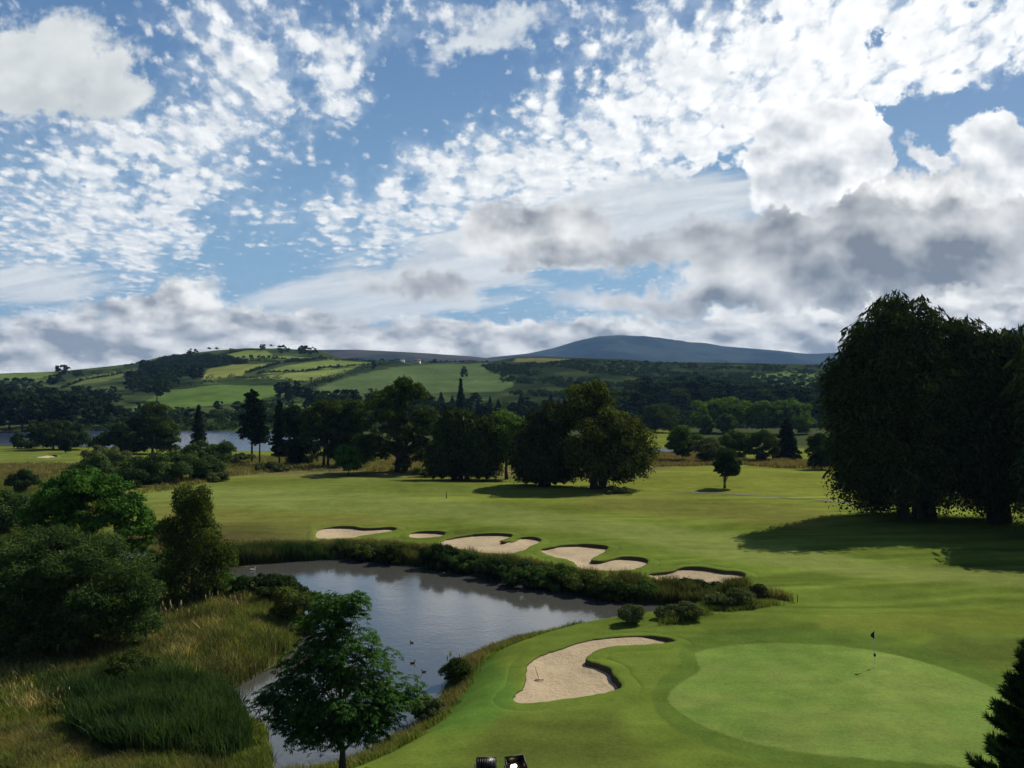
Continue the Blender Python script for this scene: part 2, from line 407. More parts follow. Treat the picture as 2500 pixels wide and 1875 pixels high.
def sand_mat():
    m, g, out = new_mat('bunker_sand')
    geo = g.node('ShaderNodeNewGeometry').outputs['Position']
    n0 = g.noise(geo, 0.35, 3, 0.6); n1 = g.noise(geo, 2.6, 5, 0.68); n2 = g.noise(geo, 14.0, 4, 0.7)
    rk = g.noise(g.v('MULTIPLY', geo, (1.2, 5.5, 1.0)), 1.6, 3, 0.6)
    f = g.add(0.28, g.add(g.mul(n0, 0.66), g.add(g.mul(n1, 0.42), g.mul(n2, 0.26))))
    c = g.v('MULTIPLY', g.xyz(f, f, f), (0.52, 0.415, 0.27))
    b = g.node('ShaderNodeBump'); b.inputs['Strength'].default_value = 1.0; b.inputs['Distance'].default_value = 0.16
    g.put(b.inputs['Height'], g.add(g.mul(n1, 1.0), g.add(g.mul(n2, 0.5), g.mul(rk, 0.5))))
    d = g.node('ShaderNodeBsdfDiffuse'); g.put(d.inputs[0], c); g.l.new(b.outputs[0], d.inputs['Normal'])
    g.l.new(d.outputs[0], out.inputs[0])
sand_mat()

def water_mat(name, col, rough, scale, strength, weed=False):
    m, g, out = new_mat(name)
    geo = g.node('ShaderNodeNewGeometry').outputs['Position']
    n = g.noise(geo, scale, 4, 0.6); n2 = g.noise(geo, scale * 0.12, 3, 0.6)
    b = g.node('ShaderNodeBump'); b.inputs['Strength'].default_value = strength; b.inputs['Distance'].default_value = 0.03
    g.put(b.inputs['Height'], g.add(n, g.mul(n2, 2.0)))
    d = g.node('ShaderNodeBsdfPrincipled'); d.inputs['IOR'].default_value = 1.75
    d.inputs['Base Color'].default_value = (*col, 1)
    if weed:      # floating weed film: matt flecks lying on the water, thicker towards the far bank
        wn = g.noise(geo, 2.4, 6, 0.72); wl = g.noise(geo, 0.07, 3, 0.5)
        x, y, z = g.sep(geo)
        k = g.add(g.mul(g.sub(wl, 0.5), 0.5), g.lin(y, 60, 100, 0.0, 0.10))
        w = g.ss(g.add(wn, k), 0.60, 0.78, 0.0, 0.22)
        g.put(d.inputs['Base Color'], g.mix(w, col, (0.070, 0.068, 0.045)))
        g.put(d.inputs['Roughness'], g.add(g.mul(w, 0.6), rough))
    else:
        d.inputs['Roughness'].default_value = rough
    g.l.new(b.outputs[0], d.inputs['Normal']); g.l.new(d.outputs[0], out.inputs[0])
water_mat('pond_water', (0.066, 0.067, 0.060), 0.08, 2.2, 0.25, weed=True)
water_mat('lake_water', (0.035, 0.055, 0.10), 0.16, 0.8, 0.6)

# ------------------------------------------------------------------ object helpers
def tag(o, label=None, cat=None, group=None, kind=None):
    if label: o['label'] = label
    if cat: o['category'] = cat
    if group: o['group'] = group
    if kind: o['kind'] = kind
    return o

def mesh_np(name, V, Fc, mat, smooth=False, col=None):
    """V (n,3), Fc (m,k) all faces of k corners, or a list of such arrays"""
    me = bpy.data.meshes.new(name)
    V = np.asarray(V, np.float32)
    Fl = Fc if isinstance(Fc, list) else [Fc]
    Fl = [np.asarray(f, np.int32) for f in Fl if len(f)]
    loops = np.concatenate([f.ravel() for f in Fl]); tot = np.concatenate([np.full(len(f), f.shape[1], np.int32) for f in Fl])
    me.vertices.add(len(V)); me.vertices.foreach_set('co', V.ravel())
    me.loops.add(len(loops)); me.loops.foreach_set('vertex_index', loops)
    me.polygons.add(len(tot)); st = np.concatenate([[0], np.cumsum(tot)[:-1]]).astype(np.int32)
    me.polygons.foreach_set('loop_start', st); me.polygons.foreach_set('loop_total', tot)
    if smooth: me.polygons.foreach_set('use_smooth', np.ones(len(tot), bool))
    me.update(calc_edges=True)
    if col is not None:
        ca = me.color_attributes.new('col', 'FLOAT_COLOR', 'POINT')
        c4 = np.ones((len(V), 4), np.float32); c4[:, :3] = col
        ca.data.foreach_set('color', c4.ravel())
    if mat: me.materials.append(MATS[mat] if isinstance(mat, str) else mat)
    return me

def link(name, me, parent=None, loc=(0, 0, 0), rz=0.0):
    o = bpy.data.objects.new(name, me); COL.objects.link(o)
    o.location = loc; o.rotation_euler = (0, 0, rz)
    if parent: o.parent = parent
    return o

def empty(name, loc, rz=0.0):
    o = bpy.data.objects.new(name, None); o.empty_display_size = 0.5; COL.objects.link(o)
    o.location = loc; o.rotation_euler = (0, 0, rz); return o

class MB:
    def __init__(s): s.V = []; s.F = {3: [], 4: []}; s.n = 0
    def add(s, V, Fc):
        V = np.asarray(V, float); s.V.append(V)
        for f in Fc: s.F[len(f)].append([i + s.n for i in f]) if len(f) in s.F else None
        s.n += len(V)
    def tube(s, pts, rad, k=6):
        pts = [Vector(p) for p in pts]; n = len(pts); V = []; Fc = []
        for i, p in enumerate(pts):
            t = (pts[min(i + 1, n - 1)] - pts[max(i - 1, 0)]).normalized()
            a = t.orthogonal().normalized() if abs(t.z) < 0.9 else Vector((1, 0, 0)).cross(t).normalized()
            b = t.cross(a)
            for j in range(k):
                w = 2 * math.pi * j / k
                V.append(p + (a * math.cos(w) + b * math.sin(w)) * rad[i])
        for i in range(n - 1):
            for j in range(k):
                j2 = (j + 1) % k
                Fc.append((i * k + j, i * k + j2, (i + 1) * k + j2, (i + 1) * k + j))
        V.append(pts[-1] + (pts[-1] - pts[-2]).normalized() * rad[-1] * 0.5); V.append(pts[0])
        for j in range(k):
            Fc.append(((n - 1) * k + j, (n - 1) * k + (j + 1) % k, n * k)); Fc.append(((j + 1) % k, j, n * k + 1))
        s.add([tuple(v) for v in V], Fc)
    def box(s, c, d, rz=0.0, rx=0.0, taper=1.0):
        M = Matrix.Rotation(rz, 3, 'Z') @ Matrix.Rotation(rx, 3, 'X'); V = []
        for z in (-.5, .5):
            for x, y in ((-.5, -.5), (.5, -.5), (.5, .5), (-.5, .5)):
                t = taper if z > 0 else 1
                V.append(tuple(M @ Vector((x * d[0] * t, y * d[1] * t, z * d[2])) + Vector(c)))
        s.add(V, [(0, 3, 2, 1), (4, 5, 6, 7), (0, 1, 5, 4), (1, 2, 6, 5), (2, 3, 7, 6), (3, 0, 4, 7)])
    def ellipsoid(s, c, r, nu=12, nv=8, f=None):
        V = []; Fc = []
        for i in range(nv + 1):
            th = math.pi * i / nv
            for j in range(nu):
                ph = 2 * math.pi * j / nu
                p = [math.sin(th) * math.cos(ph) * r[0], math.sin(th) * math.sin(ph) * r[1], math.cos(th) * r[2]]
                if f: p = f(p)
                V.append((c[0] + p[0], c[1] + p[1], c[2] + p[2]))
        for i in range(nv):
            for j in range(nu):
                j2 = (j + 1) % nu
                Fc.append((i * nu + j, (i + 1) * nu + j, (i + 1) * nu + j2, i * nu + j2))
        s.add(V, Fc)
    def mesh(s, name, mat, smooth=True):
        return mesh_np(name, np.concatenate(s.V), [np.array(s.F[4], int).reshape(-1, 4), np.array(s.F[3], int).reshape(-1, 3)], mat, smooth)
    def build(s, name, mat, parent=None, smooth=True, loc=(0, 0, 0)):
        return link(name, s.mesh(name, mat, smooth), parent, loc)

def leaf_quads(C, N, size, aspect=1.7, rng=RNG, axis=None):
    """one pointed leaf (rhomb) per centre"""
    n = len(C); N = N / (np.linalg.norm(N, axis=1, keepdims=True) + 1e-9)
    R = rng.normal(size=(n, 3)) if axis is None else axis
    A = np.cross(N, R) if axis is None else R - N * np.sum(R * N, 1, keepdims=True)
    A /= np.linalg.norm(A, axis=1, keepdims=True) + 1e-9
    B = np.cross(N, A); s = np.asarray(size).reshape(-1, 1) * np.ones((n, 1))
    a = A * s * 0.5 * aspect ** 0.5; b = B * s * 0.5 / aspect ** 0.5
    V = np.stack([C - a, C - a * 0.1 + b, C + a, C - a * 0.1 - b], 1).reshape(-1, 3)
    return V, np.arange(4 * n).reshape(n, 4)

def unit(rng, n):
    v = rng.normal(size=(n, 3)); return v / np.linalg.norm(v, axis=1, keepdims=True)

def crown_leaves(clumps, n, size, rng, droop=0.0, flat=0.8, outward=1.5, aspect=1.6, depth=0.35):
    """clumps (k,4) centre + radius; leaves lie in the outer shell of each clump"""
    cl = np.asarray(clumps, float); w = cl[:, 3] ** 2; w /= w.sum()
    idx = rng.choice(len(cl), n, p=w)
    d = unit(rng, n); d[:, 2] = np.where(d[:, 2] < -0.25, -d[:, 2] * 0.8, d[:, 2])
    r = cl[idx, 3] * (1 - depth * rng.random(n) ** 1.5) * (0.85 + 0.3 * rng.random(n))
    C = cl[idx, :3] + d * r[:, None] * np.array([1, 1, flat])
    if droop: C[:, 2] -= droop * rng.random(n) ** 1.5 * (0.3 + np.hypot(d[:, 0], d[:, 1]))
    N = d * outward + rng.normal(size=(n, 3)) * 0.50
    return leaf_quads(C, N, size * (0.6 + 0.8 * rng.random(n)), aspect, rng)

def clumps_in(env, k, rc, rng, shell=0.80, zmin=None, cut=None):
    """env rows (cx,cy,cz,rx,ry,rz,weight)"""
    env = np.asarray(env, float); w = env[:, 6] / env[:, 6].sum(); out = []
    while len(out) < k:
        e = env[rng.choice(len(env), p=w)]
        d = unit(rng, 1)[0]; r = shell * (0.35 + 0.65 * rng.random() ** 0.45)
        p = e[:3] + d * e[3:6] * r
        if zmin is not None and p[2] < zmin: continue
        if cut is not None and not cut(p): continue
        out.append((*p, rc * (0.6 + 0.8 * rng.random())))
    return np.array(out)

def trunk_mesh(name, h, r, clumps, rng, nb=10, mat='bark', multi=1, lean=0.0):
    b = MB(); cl = np.asarray(clumps)
    for m in range(multi):
        ox, oy = ((m - (multi - 1) / 2) * r * 2.6, rng.normal() * r) if multi > 1 else (0, 0)
        lx, ly = rng.normal() * 0.04 * h + lean * h, rng.normal() * 0.03 * h
        pts = []; rad = []
        for i in range(7):
            t = i / 6
            pts.append((ox + lx * t * t + rng.normal() * 0.01 * h * (i > 0), oy + ly * t * t, -0.25 + h * t)); rad.append(r * (1.35 if i == 0 else (1 - 0.8 * t)))
        b.tube(pts, rad, 8)
        sel = rng.choice(len(cl), min(nb, len(cl)), replace=False)
        for s in sel:
            c = cl[s, :3]; t = np.clip((c[2] / h) * 0.55 + 0.05 * rng.normal(), 0.18, 0.9); i = t * 6; i0 = int(i); fr = i - i0
            p0 = np.array(pts[i0]) * (1 - fr) + np.array(pts[min(i0 + 1, 6)]) * fr
            mid = p0 * 0.5 + c * 0.5 + np.array([0, 0, 0.12 * np.linalg.norm(c - p0) * (1 if c[2] > p0[2] else 0.6)])
            rr = r * (1 - 0.8 * t) * 0.55
            b.tube([tuple(p0), tuple(p0 * .6 + mid * .4 + rng.normal(size=3) * 0.05), tuple(mid), tuple(c)], [rr, rr * 0.75, rr * 0.5, rr * 0.15], 5)
    return b.mesh(name, mat)

def tube_np(name, V): pass

# ------------------------------------------------------------------ land form
POND_Z, LAKE_Z, MERE_Z = -1.5, -4.0, -3.4
_pond = [(655, 1960), (680, 1878), (770, 1876), (840, 1862), (935, 1815), (1015, 1765), (1068, 1712), (1098, 1655), (1112, 1622), (1172, 1592), (1275, 1557), (1375, 1534),
         (1500, 1522), (1615, 1512), (1650, 1495), (1700, 1477), (1722, 1464), (1620, 1470), (1510, 1464), (1430, 1452), (1350, 1437), (1240, 1417), (1130, 1397),
         (1020, 1380), (900, 1366), (810, 1361), (700, 1370), (610, 1384), (560, 1386), (440, 1372), (350, 1340), (285, 1333), (290, 1362), (400, 1398), (560, 1412), (640, 1414),
         (700, 1436), (738, 1475), (745, 1545), (700, 1615), (615, 1655), (552, 1695), (560, 1745), (640, 1780), (652, 1830), (640, 1878), (600, 1960)]
POND = smooth_poly([plane_at(x, y, POND_Z) for x, y in _pond], 1)
_lake = [(-900, 1092), (0, 1086), (80, 1084), (220, 1090), (440, 1097), (640, 1101), (730, 1100), (800, 1092), (800, 1052), (600, 1050), (440, 1049), (200, 1052), (0, 1056), (-900, 1056)]
LAKE = smooth_poly([plane_at(x, y, LAKE_Z) for x, y in _lake], 1)
_mere = [(1470, 1104), (1560, 1105), (1640, 1106), (1720, 1103), (1720, 1097), (1600, 1095), (1480, 1096)]
MERE = smooth_poly([plane_at(x, y, MERE_Z) for x, y in _mere], 1)

MOUNDS = [  # px, py on the turf, radius x, radius y, height
    (1600, 1590, 4.5, 3.5, 0.45), (1500, 1820, 9, 6, 0.35), (2300, 1560, 9, 5, 0.5), (2420, 1700, 6, 7, 0.5), (2000, 1500, 14, 5, 0.35), (1700, 1520, 9, 4, 0.35),
    (1500, 1330, 10, 4, 0.7), (1280, 1300, 12, 5, 0.7), (1000, 1285, 12, 5, 0.6), (1800, 1380, 10, 4, 0.6), (1330, 1345, 5, 2.5, 0.5), (1560, 1350, 5, 3, 0.6),
    (700, 1240, 22, 7, 0.7), (1300, 1240, 30, 8, 0.8), (1900, 1235, 26, 8, 0.9), (1600, 1280, 26, 7, 0.6), (2050, 1330, 20, 8, 0.6), (1100, 1190, 26, 9, 0.8), (2250, 1270, 18, 10, 0.9),
    (1700, 1160, 50, 12, 0.5), (500, 1290, 14, 8, 0.5), (2350, 1440, 20, 6, 0.5), (1150, 1255, 20, 5, -0.5), (1750, 1305, 22, 5, -0.5), (1900, 1455, 12, 4, -0.3), (2150, 1480, 16, 3, -0.25)]
_md = [(*plane_at(px, py, 0.0), rx, ry, hh) for px, py, rx, ry, hh in MOUNDS]

def H(x, y):
    x = np.asarray(x, float); y = np.asarray(y, float)
    z = -3.3 * sst(y, 190, 330) - 0.4 * sst(y, 330, 420)
    z = z - 0.7 * sst(x, -4, -22) * sst(y, 150, 95)
    z = z + (fbm(x / 38, y / 38, 3, 3) - 0.5) * 1.3 * sst(y, 60, 130) * sst(y, 330, 260) + (fbm(x / 11, y / 11, 5, 3) - 0.5) * 0.5
    for mx_, my_, rx, ry, hh in _md:
        z = z + hh * np.exp(-((x - mx_) / rx) ** 2 - ((y - my_) / ry) ** 2)
    g = np.exp(-(((x - 31) / 13) ** 2 + ((y - 60) / 11) ** 2) ** 2)
    z = z * (1 - g) + g * (0.12 + 0.012 * (y - 60) + 0.15 * (fbm(x / 9, y / 9, 9, 2) - 0.5))
    for P, lev, bank, dep in ((POND, POND_Z, 4.5, 1.6), (LAKE, LAKE_Z, 14, 2.0), (MERE, MERE_Z, 8, 1.0)):
        sd = sd_region(x, y, P, bank + 2)
        s = sst(sd, 0, bank)
        jag = 0.0
        z = np.where(sd < 0, lev - 0.05 - np.minimum(dep, -sd * 0.45), np.where(sd < bank, lerp(lev + 0.02 + jag, z, s), z))
    return z

def at(px, py, extra=None):
    """turf point seen at a photograph pixel"""
    px = np.atleast_1d(np.asarray(px, float)); py = np.atleast_1d(np.asarray(py, float))
    z = np.zeros_like(px)
    for _ in range(14):
        d = F * (CZ - z) / np.maximum(py - HZ, 20); x = (px - 1250) / F * d
        z = 0.5 * z + 0.5 * H(x, d)
    return x, d, z
def at1(px, py):
    x, y, z = at(px, py); return float(x[0]), float(y[0]), float(z[0])

BUNK = dict(
    front=[(1249, 1704), (1266, 1719), (1343, 1712), (1446, 1698), (1514, 1683), (1519, 1674), (1505, 1657), (1492, 1650), (1495, 1636), (1467, 1622), (1427, 1613), (1434, 1603), (1460, 1584),
           (1516, 1575), (1585, 1574), (1649, 1568), (1642, 1561), (1620, 1556), (1568, 1551), (1481, 1556), (1412, 1567), (1370, 1584), (1322, 1597), (1288, 1619), (1284, 1646), (1282, 1674), (1262, 1692)],
    a=[(771, 1297), (790, 1290), (820, 1286), (862, 1286), (877, 1290), (907, 1291), (945, 1288), (972, 1290), (960, 1296), (914, 1303), (877, 1308), (858, 1314), (801, 1315), (771, 1314)],
    b=[(994, 1304), (1030, 1297), (1075, 1298), (1092, 1303), (1070, 1311), (1005, 1314)],
    c=[(1076, 1320), (1122, 1310), (1169, 1304), (1221, 1303), (1256, 1306), (1240, 1314), (1218, 1324), (1240, 1323), (1262, 1314), (1294, 1311), (1322, 1316), (1318, 1325), (1294, 1338), (1246, 1352), (1204, 1351), (1103, 1342), (1076, 1331)],
    d=[(1315, 1343), (1343, 1338), (1377, 1331), (1429, 1329), (1482, 1334), (1486, 1339), (1474, 1348), (1450, 1360), (1440, 1369), (1452, 1372), (1476, 1370), (1509, 1361), (1550, 1361), (1580, 1366), (1583, 1376), (1557, 1388), (1516, 1394), (1446, 1392), (1412, 1387), (1398, 1368), (1343, 1356)],
    e=[(1578, 1402), (1600, 1400), (1641, 1396), (1661, 1386), (1696, 1385), (1731, 1388), (1758, 1395), (1800, 1397), (1822, 1403), (1815, 1412), (1796, 1420), (1741, 1423), (1672, 1421), (1602, 1417)],
    f=[(85, 1116), (110, 1112), (138, 1111), (140, 1117), (112, 1119)])
BW = {k: smooth_poly(list(zip(*at([p[0] for p in P], [p[1] for p in P])[:2])), 2 if k == 'front' else 1) for k, P in BUNK.items()}

GREEN_PX = smooth_poly([(1695, 1588), (1808, 1571), (1921, 1568), (2034, 1574), (2147, 1589), (2260, 1616), (2373, 1655), (2463, 1697), (2560, 1760), (2600, 1850), (2500, 1885),
    (2373, 1873), (2260, 1861), (2090, 1849), (1921, 1830), (1808, 1806), (1700, 1765), (1637, 1722), (1627, 1695), (1662, 1664), (1712, 1638), (1700, 1612)], 1)
FAIR_PX = [
    ([(300, 1216), (500, 1186), (800, 1190), (1050, 1215), (1350, 1250), (1750, 1300), (2150, 1375), (2600, 1400), (2600, 1440), (2100, 1408), (1800, 1372), (1500, 1312), (1200, 1278), (900, 1256), (600, 1244), (420, 1228)], (0.148, 0.182, 0.045), 9),
    ([(1400, 1130), (2100, 1130), (2200, 1200), (2000, 1206), (1500, 1196), (1380, 1175)], (0.150, 0.172, 0.030), 12),
    ([(500, 1180), (900, 1165), (1300, 1195), (1050, 1210), (700, 1190)], (0.118, 0.150, 0.030), 10),
    ([(-200, 1098), (170, 1100), (200, 1128), (-200, 1130)], (0.118, 0.150, 0.032), 5)]
TINT_PX = [  # rough, dry or brownish turf
    ([(-200, 1132), (205, 1134), (190, 1165), (-200, 1175)], (0.180, 0.135, 0.070), 5),
    ([(-200, 1160), (100, 1155), (330, 1200), (300, 1260), (-200, 1300)], (0.120, 0.105, 0.045), 12),
    ([(320, 1225), (600, 1245), (900, 1258), (1000, 1280), (760, 1285), (760, 1320), (540, 1330), (380, 1300)], (0.138, 0.146, 0.034), 14),
    ([(1450, 1205), (1800, 1222), (2050, 1245), (2000, 1290), (1600, 1260), (1400, 1235)], (0.138, 0.150, 0.033), 14),
    ([(520, 1300), (780, 1322), (1000, 1330), (1060, 1350), (800, 1345), (600, 1352), (520, 1345)], (0.140, 0.105, 0.048), 8),
    ([(1560, 1108), (1780, 1118), (1790, 1132), (1560, 1140), (1480, 1130)], (0.190, 0.135, 0.085), 4),
    ([(1880, 1128), (2060, 1132), (2060, 1145), (1890, 1142)], (0.170, 0.125, 0.070), 4),
    ([(560, 1130), (900, 1130), (1050, 1145), (1700, 1120), (1560, 1165), (900, 1165), (560, 1160)], (0.135, 0.125, 0.048), 8),
    ([(950, 1120), (1160, 1120), (1160, 1150), (950, 1150)], (0.230, 0.150, 0.072), 6),
    ([(2280, 1545), (2500, 1550), (2520, 1640), (2400, 1640), (2250, 1590)], (0.088, 0.118, 0.024), 22),
    ([(1220, 1740), (1500, 1735), (1600, 1875), (1100, 1900)], (0.086, 0.112, 0.022), 40),
    ([(1120, 1610), (1190, 1590), (1280, 1700), (1190, 1770), (1060, 1790)], (0.075, 0.140, 0.024), 20),
    ([(2000, 1500), (2600, 1480), (2600, 1540), (2000, 1540)], (0.118, 0.150, 0.026), 20)]

def ground_albedo(x, y, z):
    px, py = proj(x, y, z)
    n = len(x); c = np.empty((n, 3)); c[:] = (0.106, 0.150, 0.025)
    f1 = fbm(x / 9, y / 9, 21, 4)[:, None]
    far = sst(y, 90, 170)[:, None]
    c = lerp(c, np.array((0.132, 0.156, 0.028)), far)
    # uneven tint drifting along the mowing lines
    st = fbm((x * 0.95 + y * 0.25) / 26, (y * 0.97 - x * 0.22) / 2.6, 31, 3)[:, None]
    st2 = fbm((x + y * 0.1) / 14, (y - x * 0.12) / 1.5, 33, 2)[:, None]
    c = c * (0.66 + 0.68 * st) * (0.86 + 0.28 * f1) * (1 + (0.95 * (st2 - 0.5)) * sst(px, 1500, 1900)[:, None])
    jx = px + (fbm(x / 3, y / 3, 41, 3) - 0.5) * 16; jy = py + (fbm(x / 3, y / 5, 43, 3) - 0.5) * 10
    for P, col, soft in FAIR_PX + TINT_PX:
        sd = sd_region(jx, jy, P, soft * 2)
        k = sst(sd, soft, -soft)[:, None]
        c = lerp(c, np.array(col) * (0.80 + 0.40 * f1) * (0.9 + 0.2 * st), k)
    # collar and putting green
    sd = sd_region(px, py, GREEN_PX, 80)
    k = sst(sd, 44, 34)[:, None]; c = lerp(c, np.array((0.080, 0.128, 0.024)) * (0.9 + 0.2 * f1), k * 0.8)
    k = sst(sd, 1.6, -1.6)[:, None]
    gn = fbm(x / 2.6, y / 2.6, 77, 4)[:, None]; gl = fbm(x / 7, y / 7, 78, 2)[:, None]
    gcol = lerp(np.array((0.130, 0.205, 0.042)), np.array((0.158, 0.215, 0.050)), sst(gn, 0.25, 0.75)) * (0.84 + 0.32 * gl)
    c = lerp(c, gcol, k)
    # marsh on the left, banks, beds of the waters, woodland floor beyond
    sdp = sd_region(x, y, POND, 12)
    marsh = sst(x + 3.0 * (f1[:, 0] - 0.5), -6, -10) * sst(y, 132, 110) * (sdp < 30)
    marsh = np.where((px > 760) & (sdp > 3), 0, marsh)
    c = lerp(c, np.array((0.080, 0.082, 0.026)) * (0.6 + 0.8 * f1), marsh[:, None] * 0.9)
    c = lerp(c, np.array((0.110, 0.095, 0.042)) * (0.6 + 0.8 * f1), sst(sdp, 1.8, 0.8)[:, None] * 0.8)
    c = np.where((sdp < 0.1)[:, None], np.array((0.020, 0.018, 0.012)), c)
    k = sst(y + 30 * (f1[:, 0] - 0.5), 330, 350) * (1 - (px > 1450) * (px < 1660) * (py < 1096) * (py > 1050))
    c = lerp(c, np.array((0.050, 0.062, 0.026)), k[:, None])
    return np.clip(c, 0.005, 1)

def ground_color_at(x, y):
    x = np.atleast_1d(x); y = np.atleast_1d(y)
    return ground_albedo(x, y, H(x, y))

def build_ground():
    ang = np.concatenate([np.arange(-180, -36, 6.0), np.arange(-36, 36.01, 0.10), np.arange(42, 180, 6.0)])
    r = [4.0]
    while r[-1] < 10000:
        q = r[-1]
        r.append(q + (2.0 if q < 36 else 0.27 if q < 125 else 0.7 if q < 240 else 2.5 if q < 520 else q * 0.08))
    r = np.array(r); A, R = np.meshgrid(np.radians(ang), r); na, nr = len(ang), len(r)
    x = (R * np.sin(A)).ravel(); y = (R * np.cos(A)).ravel()
    z = H(x, y)
    for P in BW.values():                        # seat for the bunkers, hidden under their turf collars
        sd = sd_region(x, y, P, 2.0)
        z = z - 0.12 * sst(sd, 1.5, 0.9) - 1.3 * sst(sd, 0.25, -0.35)
    front = (np.abs(A.ravel()) < 0.65)
    c = np.empty((len(x), 3)); c[:] = (0.11, 0.14, 0.03)
    c[front] = ground_albedo(x[front], y[front], z[front])
    i = np.arange(nr - 1)[:, None] * na; j = np.arange(na)[None, :]; j2 = (j + 1) % na
    Fq = np.stack([i + j, i + na + j, i + na + j2, i + j2], -1).reshape(-1, 4)[:, ::-1]
    V = np.stack([x, y, z], 1)
    ctr = len(V); V = np.vstack([V, [[0, 0, float(H(0, 4.0))]]]); c = np.vstack([c, c[:1]])
    T = np.stack([np.full(na, ctr), (np.arange(na) + 1) % na, np.arange(na)], 1)
    me = mesh_np('ground', V, [Fq, T], 'turf', True, c)
    tag(link('ground', me), kind='structure')
build_ground()

def sheet_poly(name, P, z, mat, grow=0.0):
    from mathutils.geometry import delaunay_2d_cdt
    P = np.array(P)
    if grow:
        n = np.roll(P, -1, 0) - np.roll(P, 1, 0); n = np.stack([n[:, 1], -n[:, 0]], 1); n /= np.linalg.norm(n, axis=1, keepdims=True) + 1e-9
        a = 0.5 * np.sum(P[:, 0] * np.roll(P[:, 1], -1) - np.roll(P[:, 0], -1) * P[:, 1])
        P = P + n * grow * (1 if a > 0 else -1)
    x0, y0 = P.min(0) ; x1, y1 = P.max(0)
    me = mesh_np(name, [(x0, y0, z), (x1, y0, z), (x1, y1, z), (x0, y1, z)], np.array([(0, 1, 2, 3)]), mat)
    return link(name, me)
tag(sheet_poly('pond_water', POND, POND_Z, 'pond_water', 0), kind='structure')
tag(sheet_poly('lake_water', LAKE, LAKE_Z, 'lake_water', 0), kind='structure')
tag(sheet_poly('mere_water', MERE, MERE_Z, 'lake_water', 0), kind='structure')

# ------------------------------------------------------------------ bunkers
def bunker(key, label, grid, lip, drop, face=(0.62, 0.78)):
    from mathutils.geometry import delaunay_2d_cdt
    P = np.array(BW[key]); n = len(P)
    # even out the outline
    seg = np.linalg.norm(np.roll(P, -1, 0) - P, axis=1); cum = np.concatenate([[0], np.cumsum(seg)]); L = cum[-1]
    m = max(40, int(L / (grid * 0.6))); t = np.linspace(0, L, m, endpoint=False)
    Pc = np.vstack([P, P[:1]]); P = np.stack([np.interp(t, cum, Pc[:, 0]), np.interp(t, cum, Pc[:, 1])], 1)
    area = 0.5 * np.sum(P[:, 0] * np.roll(P[:, 1], -1) - np.roll(P[:, 0], -1) * P[:, 1])
    if area < 0: P = P[::-1].copy()
    T = np.roll(P, -2, 0) - np.roll(P, 2, 0); T /= np.linalg.norm(T, axis=1, keepdims=True) + 1e-9
    N = np.stack([T[:, 1], -T[:, 0]], 1)                       # outward
    nz = np.array([vnoise(k * 0.45, 0.5, 3) for k in range(m)])
    P = P + N * (nz[:, None] - 0.5) * 0.22
    s = np.clip(N @ np.array(face), 0, 1) ** 0.6
    s = (np.roll(s, 1) + s + np.roll(s, -1)) / 3
    dr = 0.05 + drop * s + 0.03 * nz
    hz = H(P[:, 0], P[:, 1])
    x0, y0 = P.min(0); x1, y1 = P.max(0)
    gx, gy = np.meshgrid(np.arange(x0, x1, grid), np.arange(y0, y1, grid)); gx = gx.ravel(); gy = gy.ravel()
    sd = sdpoly(gx, gy, P); k = sd < -grid * 0.45; gx, gy, sd = gx[k], gy[k], sd[k]
    D = (gx[:, None] - P[None, :, 0]) ** 2 + (gy[:, None] - P[None, :, 1]) ** 2 + 0.05
    W = 1 / D ** 1.5; di = (W * dr).sum(1) / W.sum(1); hi = (W * hz).sum(1) / W.sum(1)
    zi = hi - di - 0.16 * sst(-sd, 0, 1.5) + 0.05 * (fbm(gx * 1.6, gy * 1.6, 5, 3) - 0.5)
    pts = [Vector((a, b)) for a, b in zip(np.concatenate([P[:, 0], gx]), np.concatenate([P[:, 1], gy]))]
    res = delaunay_2d_cdt(pts, [(i, (i + 1) % m) for i in range(m)], [], 1, 1e-6)
    vz = np.concatenate([hz - dr, zi]); V = [(v.x, v.y, float(vz[o[0]]) if o else 0.0) for v, o in zip(res[0], res[3])]
    c = P.mean(0); z0 = float(H(c[0], c[1]))
    root = empty('sand_bunker', (c[0], c[1], z0)); tag(root, label, 'bunker')
    off = np.array((c[0], c[1], z0))
    link('sand', mesh_np('sand', np.array(V) - off, np.array([tuple(f) for f in res[2]]), 'bunker_sand', True), root)
    rings = []
    for o, dz, sl in ((1.5, -0.10, 0), (0.9, 0.02, 0.35), (0.35, 0.04, 0.9), (0.06, 0.035, 1.0), (0.0, -0.02, 0.9)):
        Q = P + N * o; rings.append(np.column_stack([Q, H(Q[:, 0], Q[:, 1]) + dz + lip * s * sl]))
    Q = P - N * (0.03 + 0.10 * nz[:, None] * s[:, None]); rings.append(np.column_stack([Q, hz - dr - 0.10]))
    V = np.vstack(rings); nr = len(rings); i = np.arange(nr - 1)[:, None] * m; j = np.arange(m)[None, :]; j2 = (j + 1) % m
    Fq = np.stack([i + j, i + j2, i + m + j2, i + m + j], -1).reshape(-1, 4)
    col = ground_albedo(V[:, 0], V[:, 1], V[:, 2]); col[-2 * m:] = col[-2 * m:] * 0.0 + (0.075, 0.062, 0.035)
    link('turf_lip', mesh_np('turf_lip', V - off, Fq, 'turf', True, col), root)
bunker('front', 'large boot shaped sand bunker in front of the putting green', 0.34, 0.05, 0.30, (0.98, -0.15))
bunker('a', 'leftmost pale sand bunker across the pond, with a thin tail to the right', 0.5, 0.10, 0.19)
bunker('b', 'small sand bunker mostly hidden by the reeds beyond the pond', 0.5, 0.10, 0.19)
bunker('c', 'wide sand bunker with one turf tongue behind the reeds of the far bank', 0.5, 0.10, 0.19)
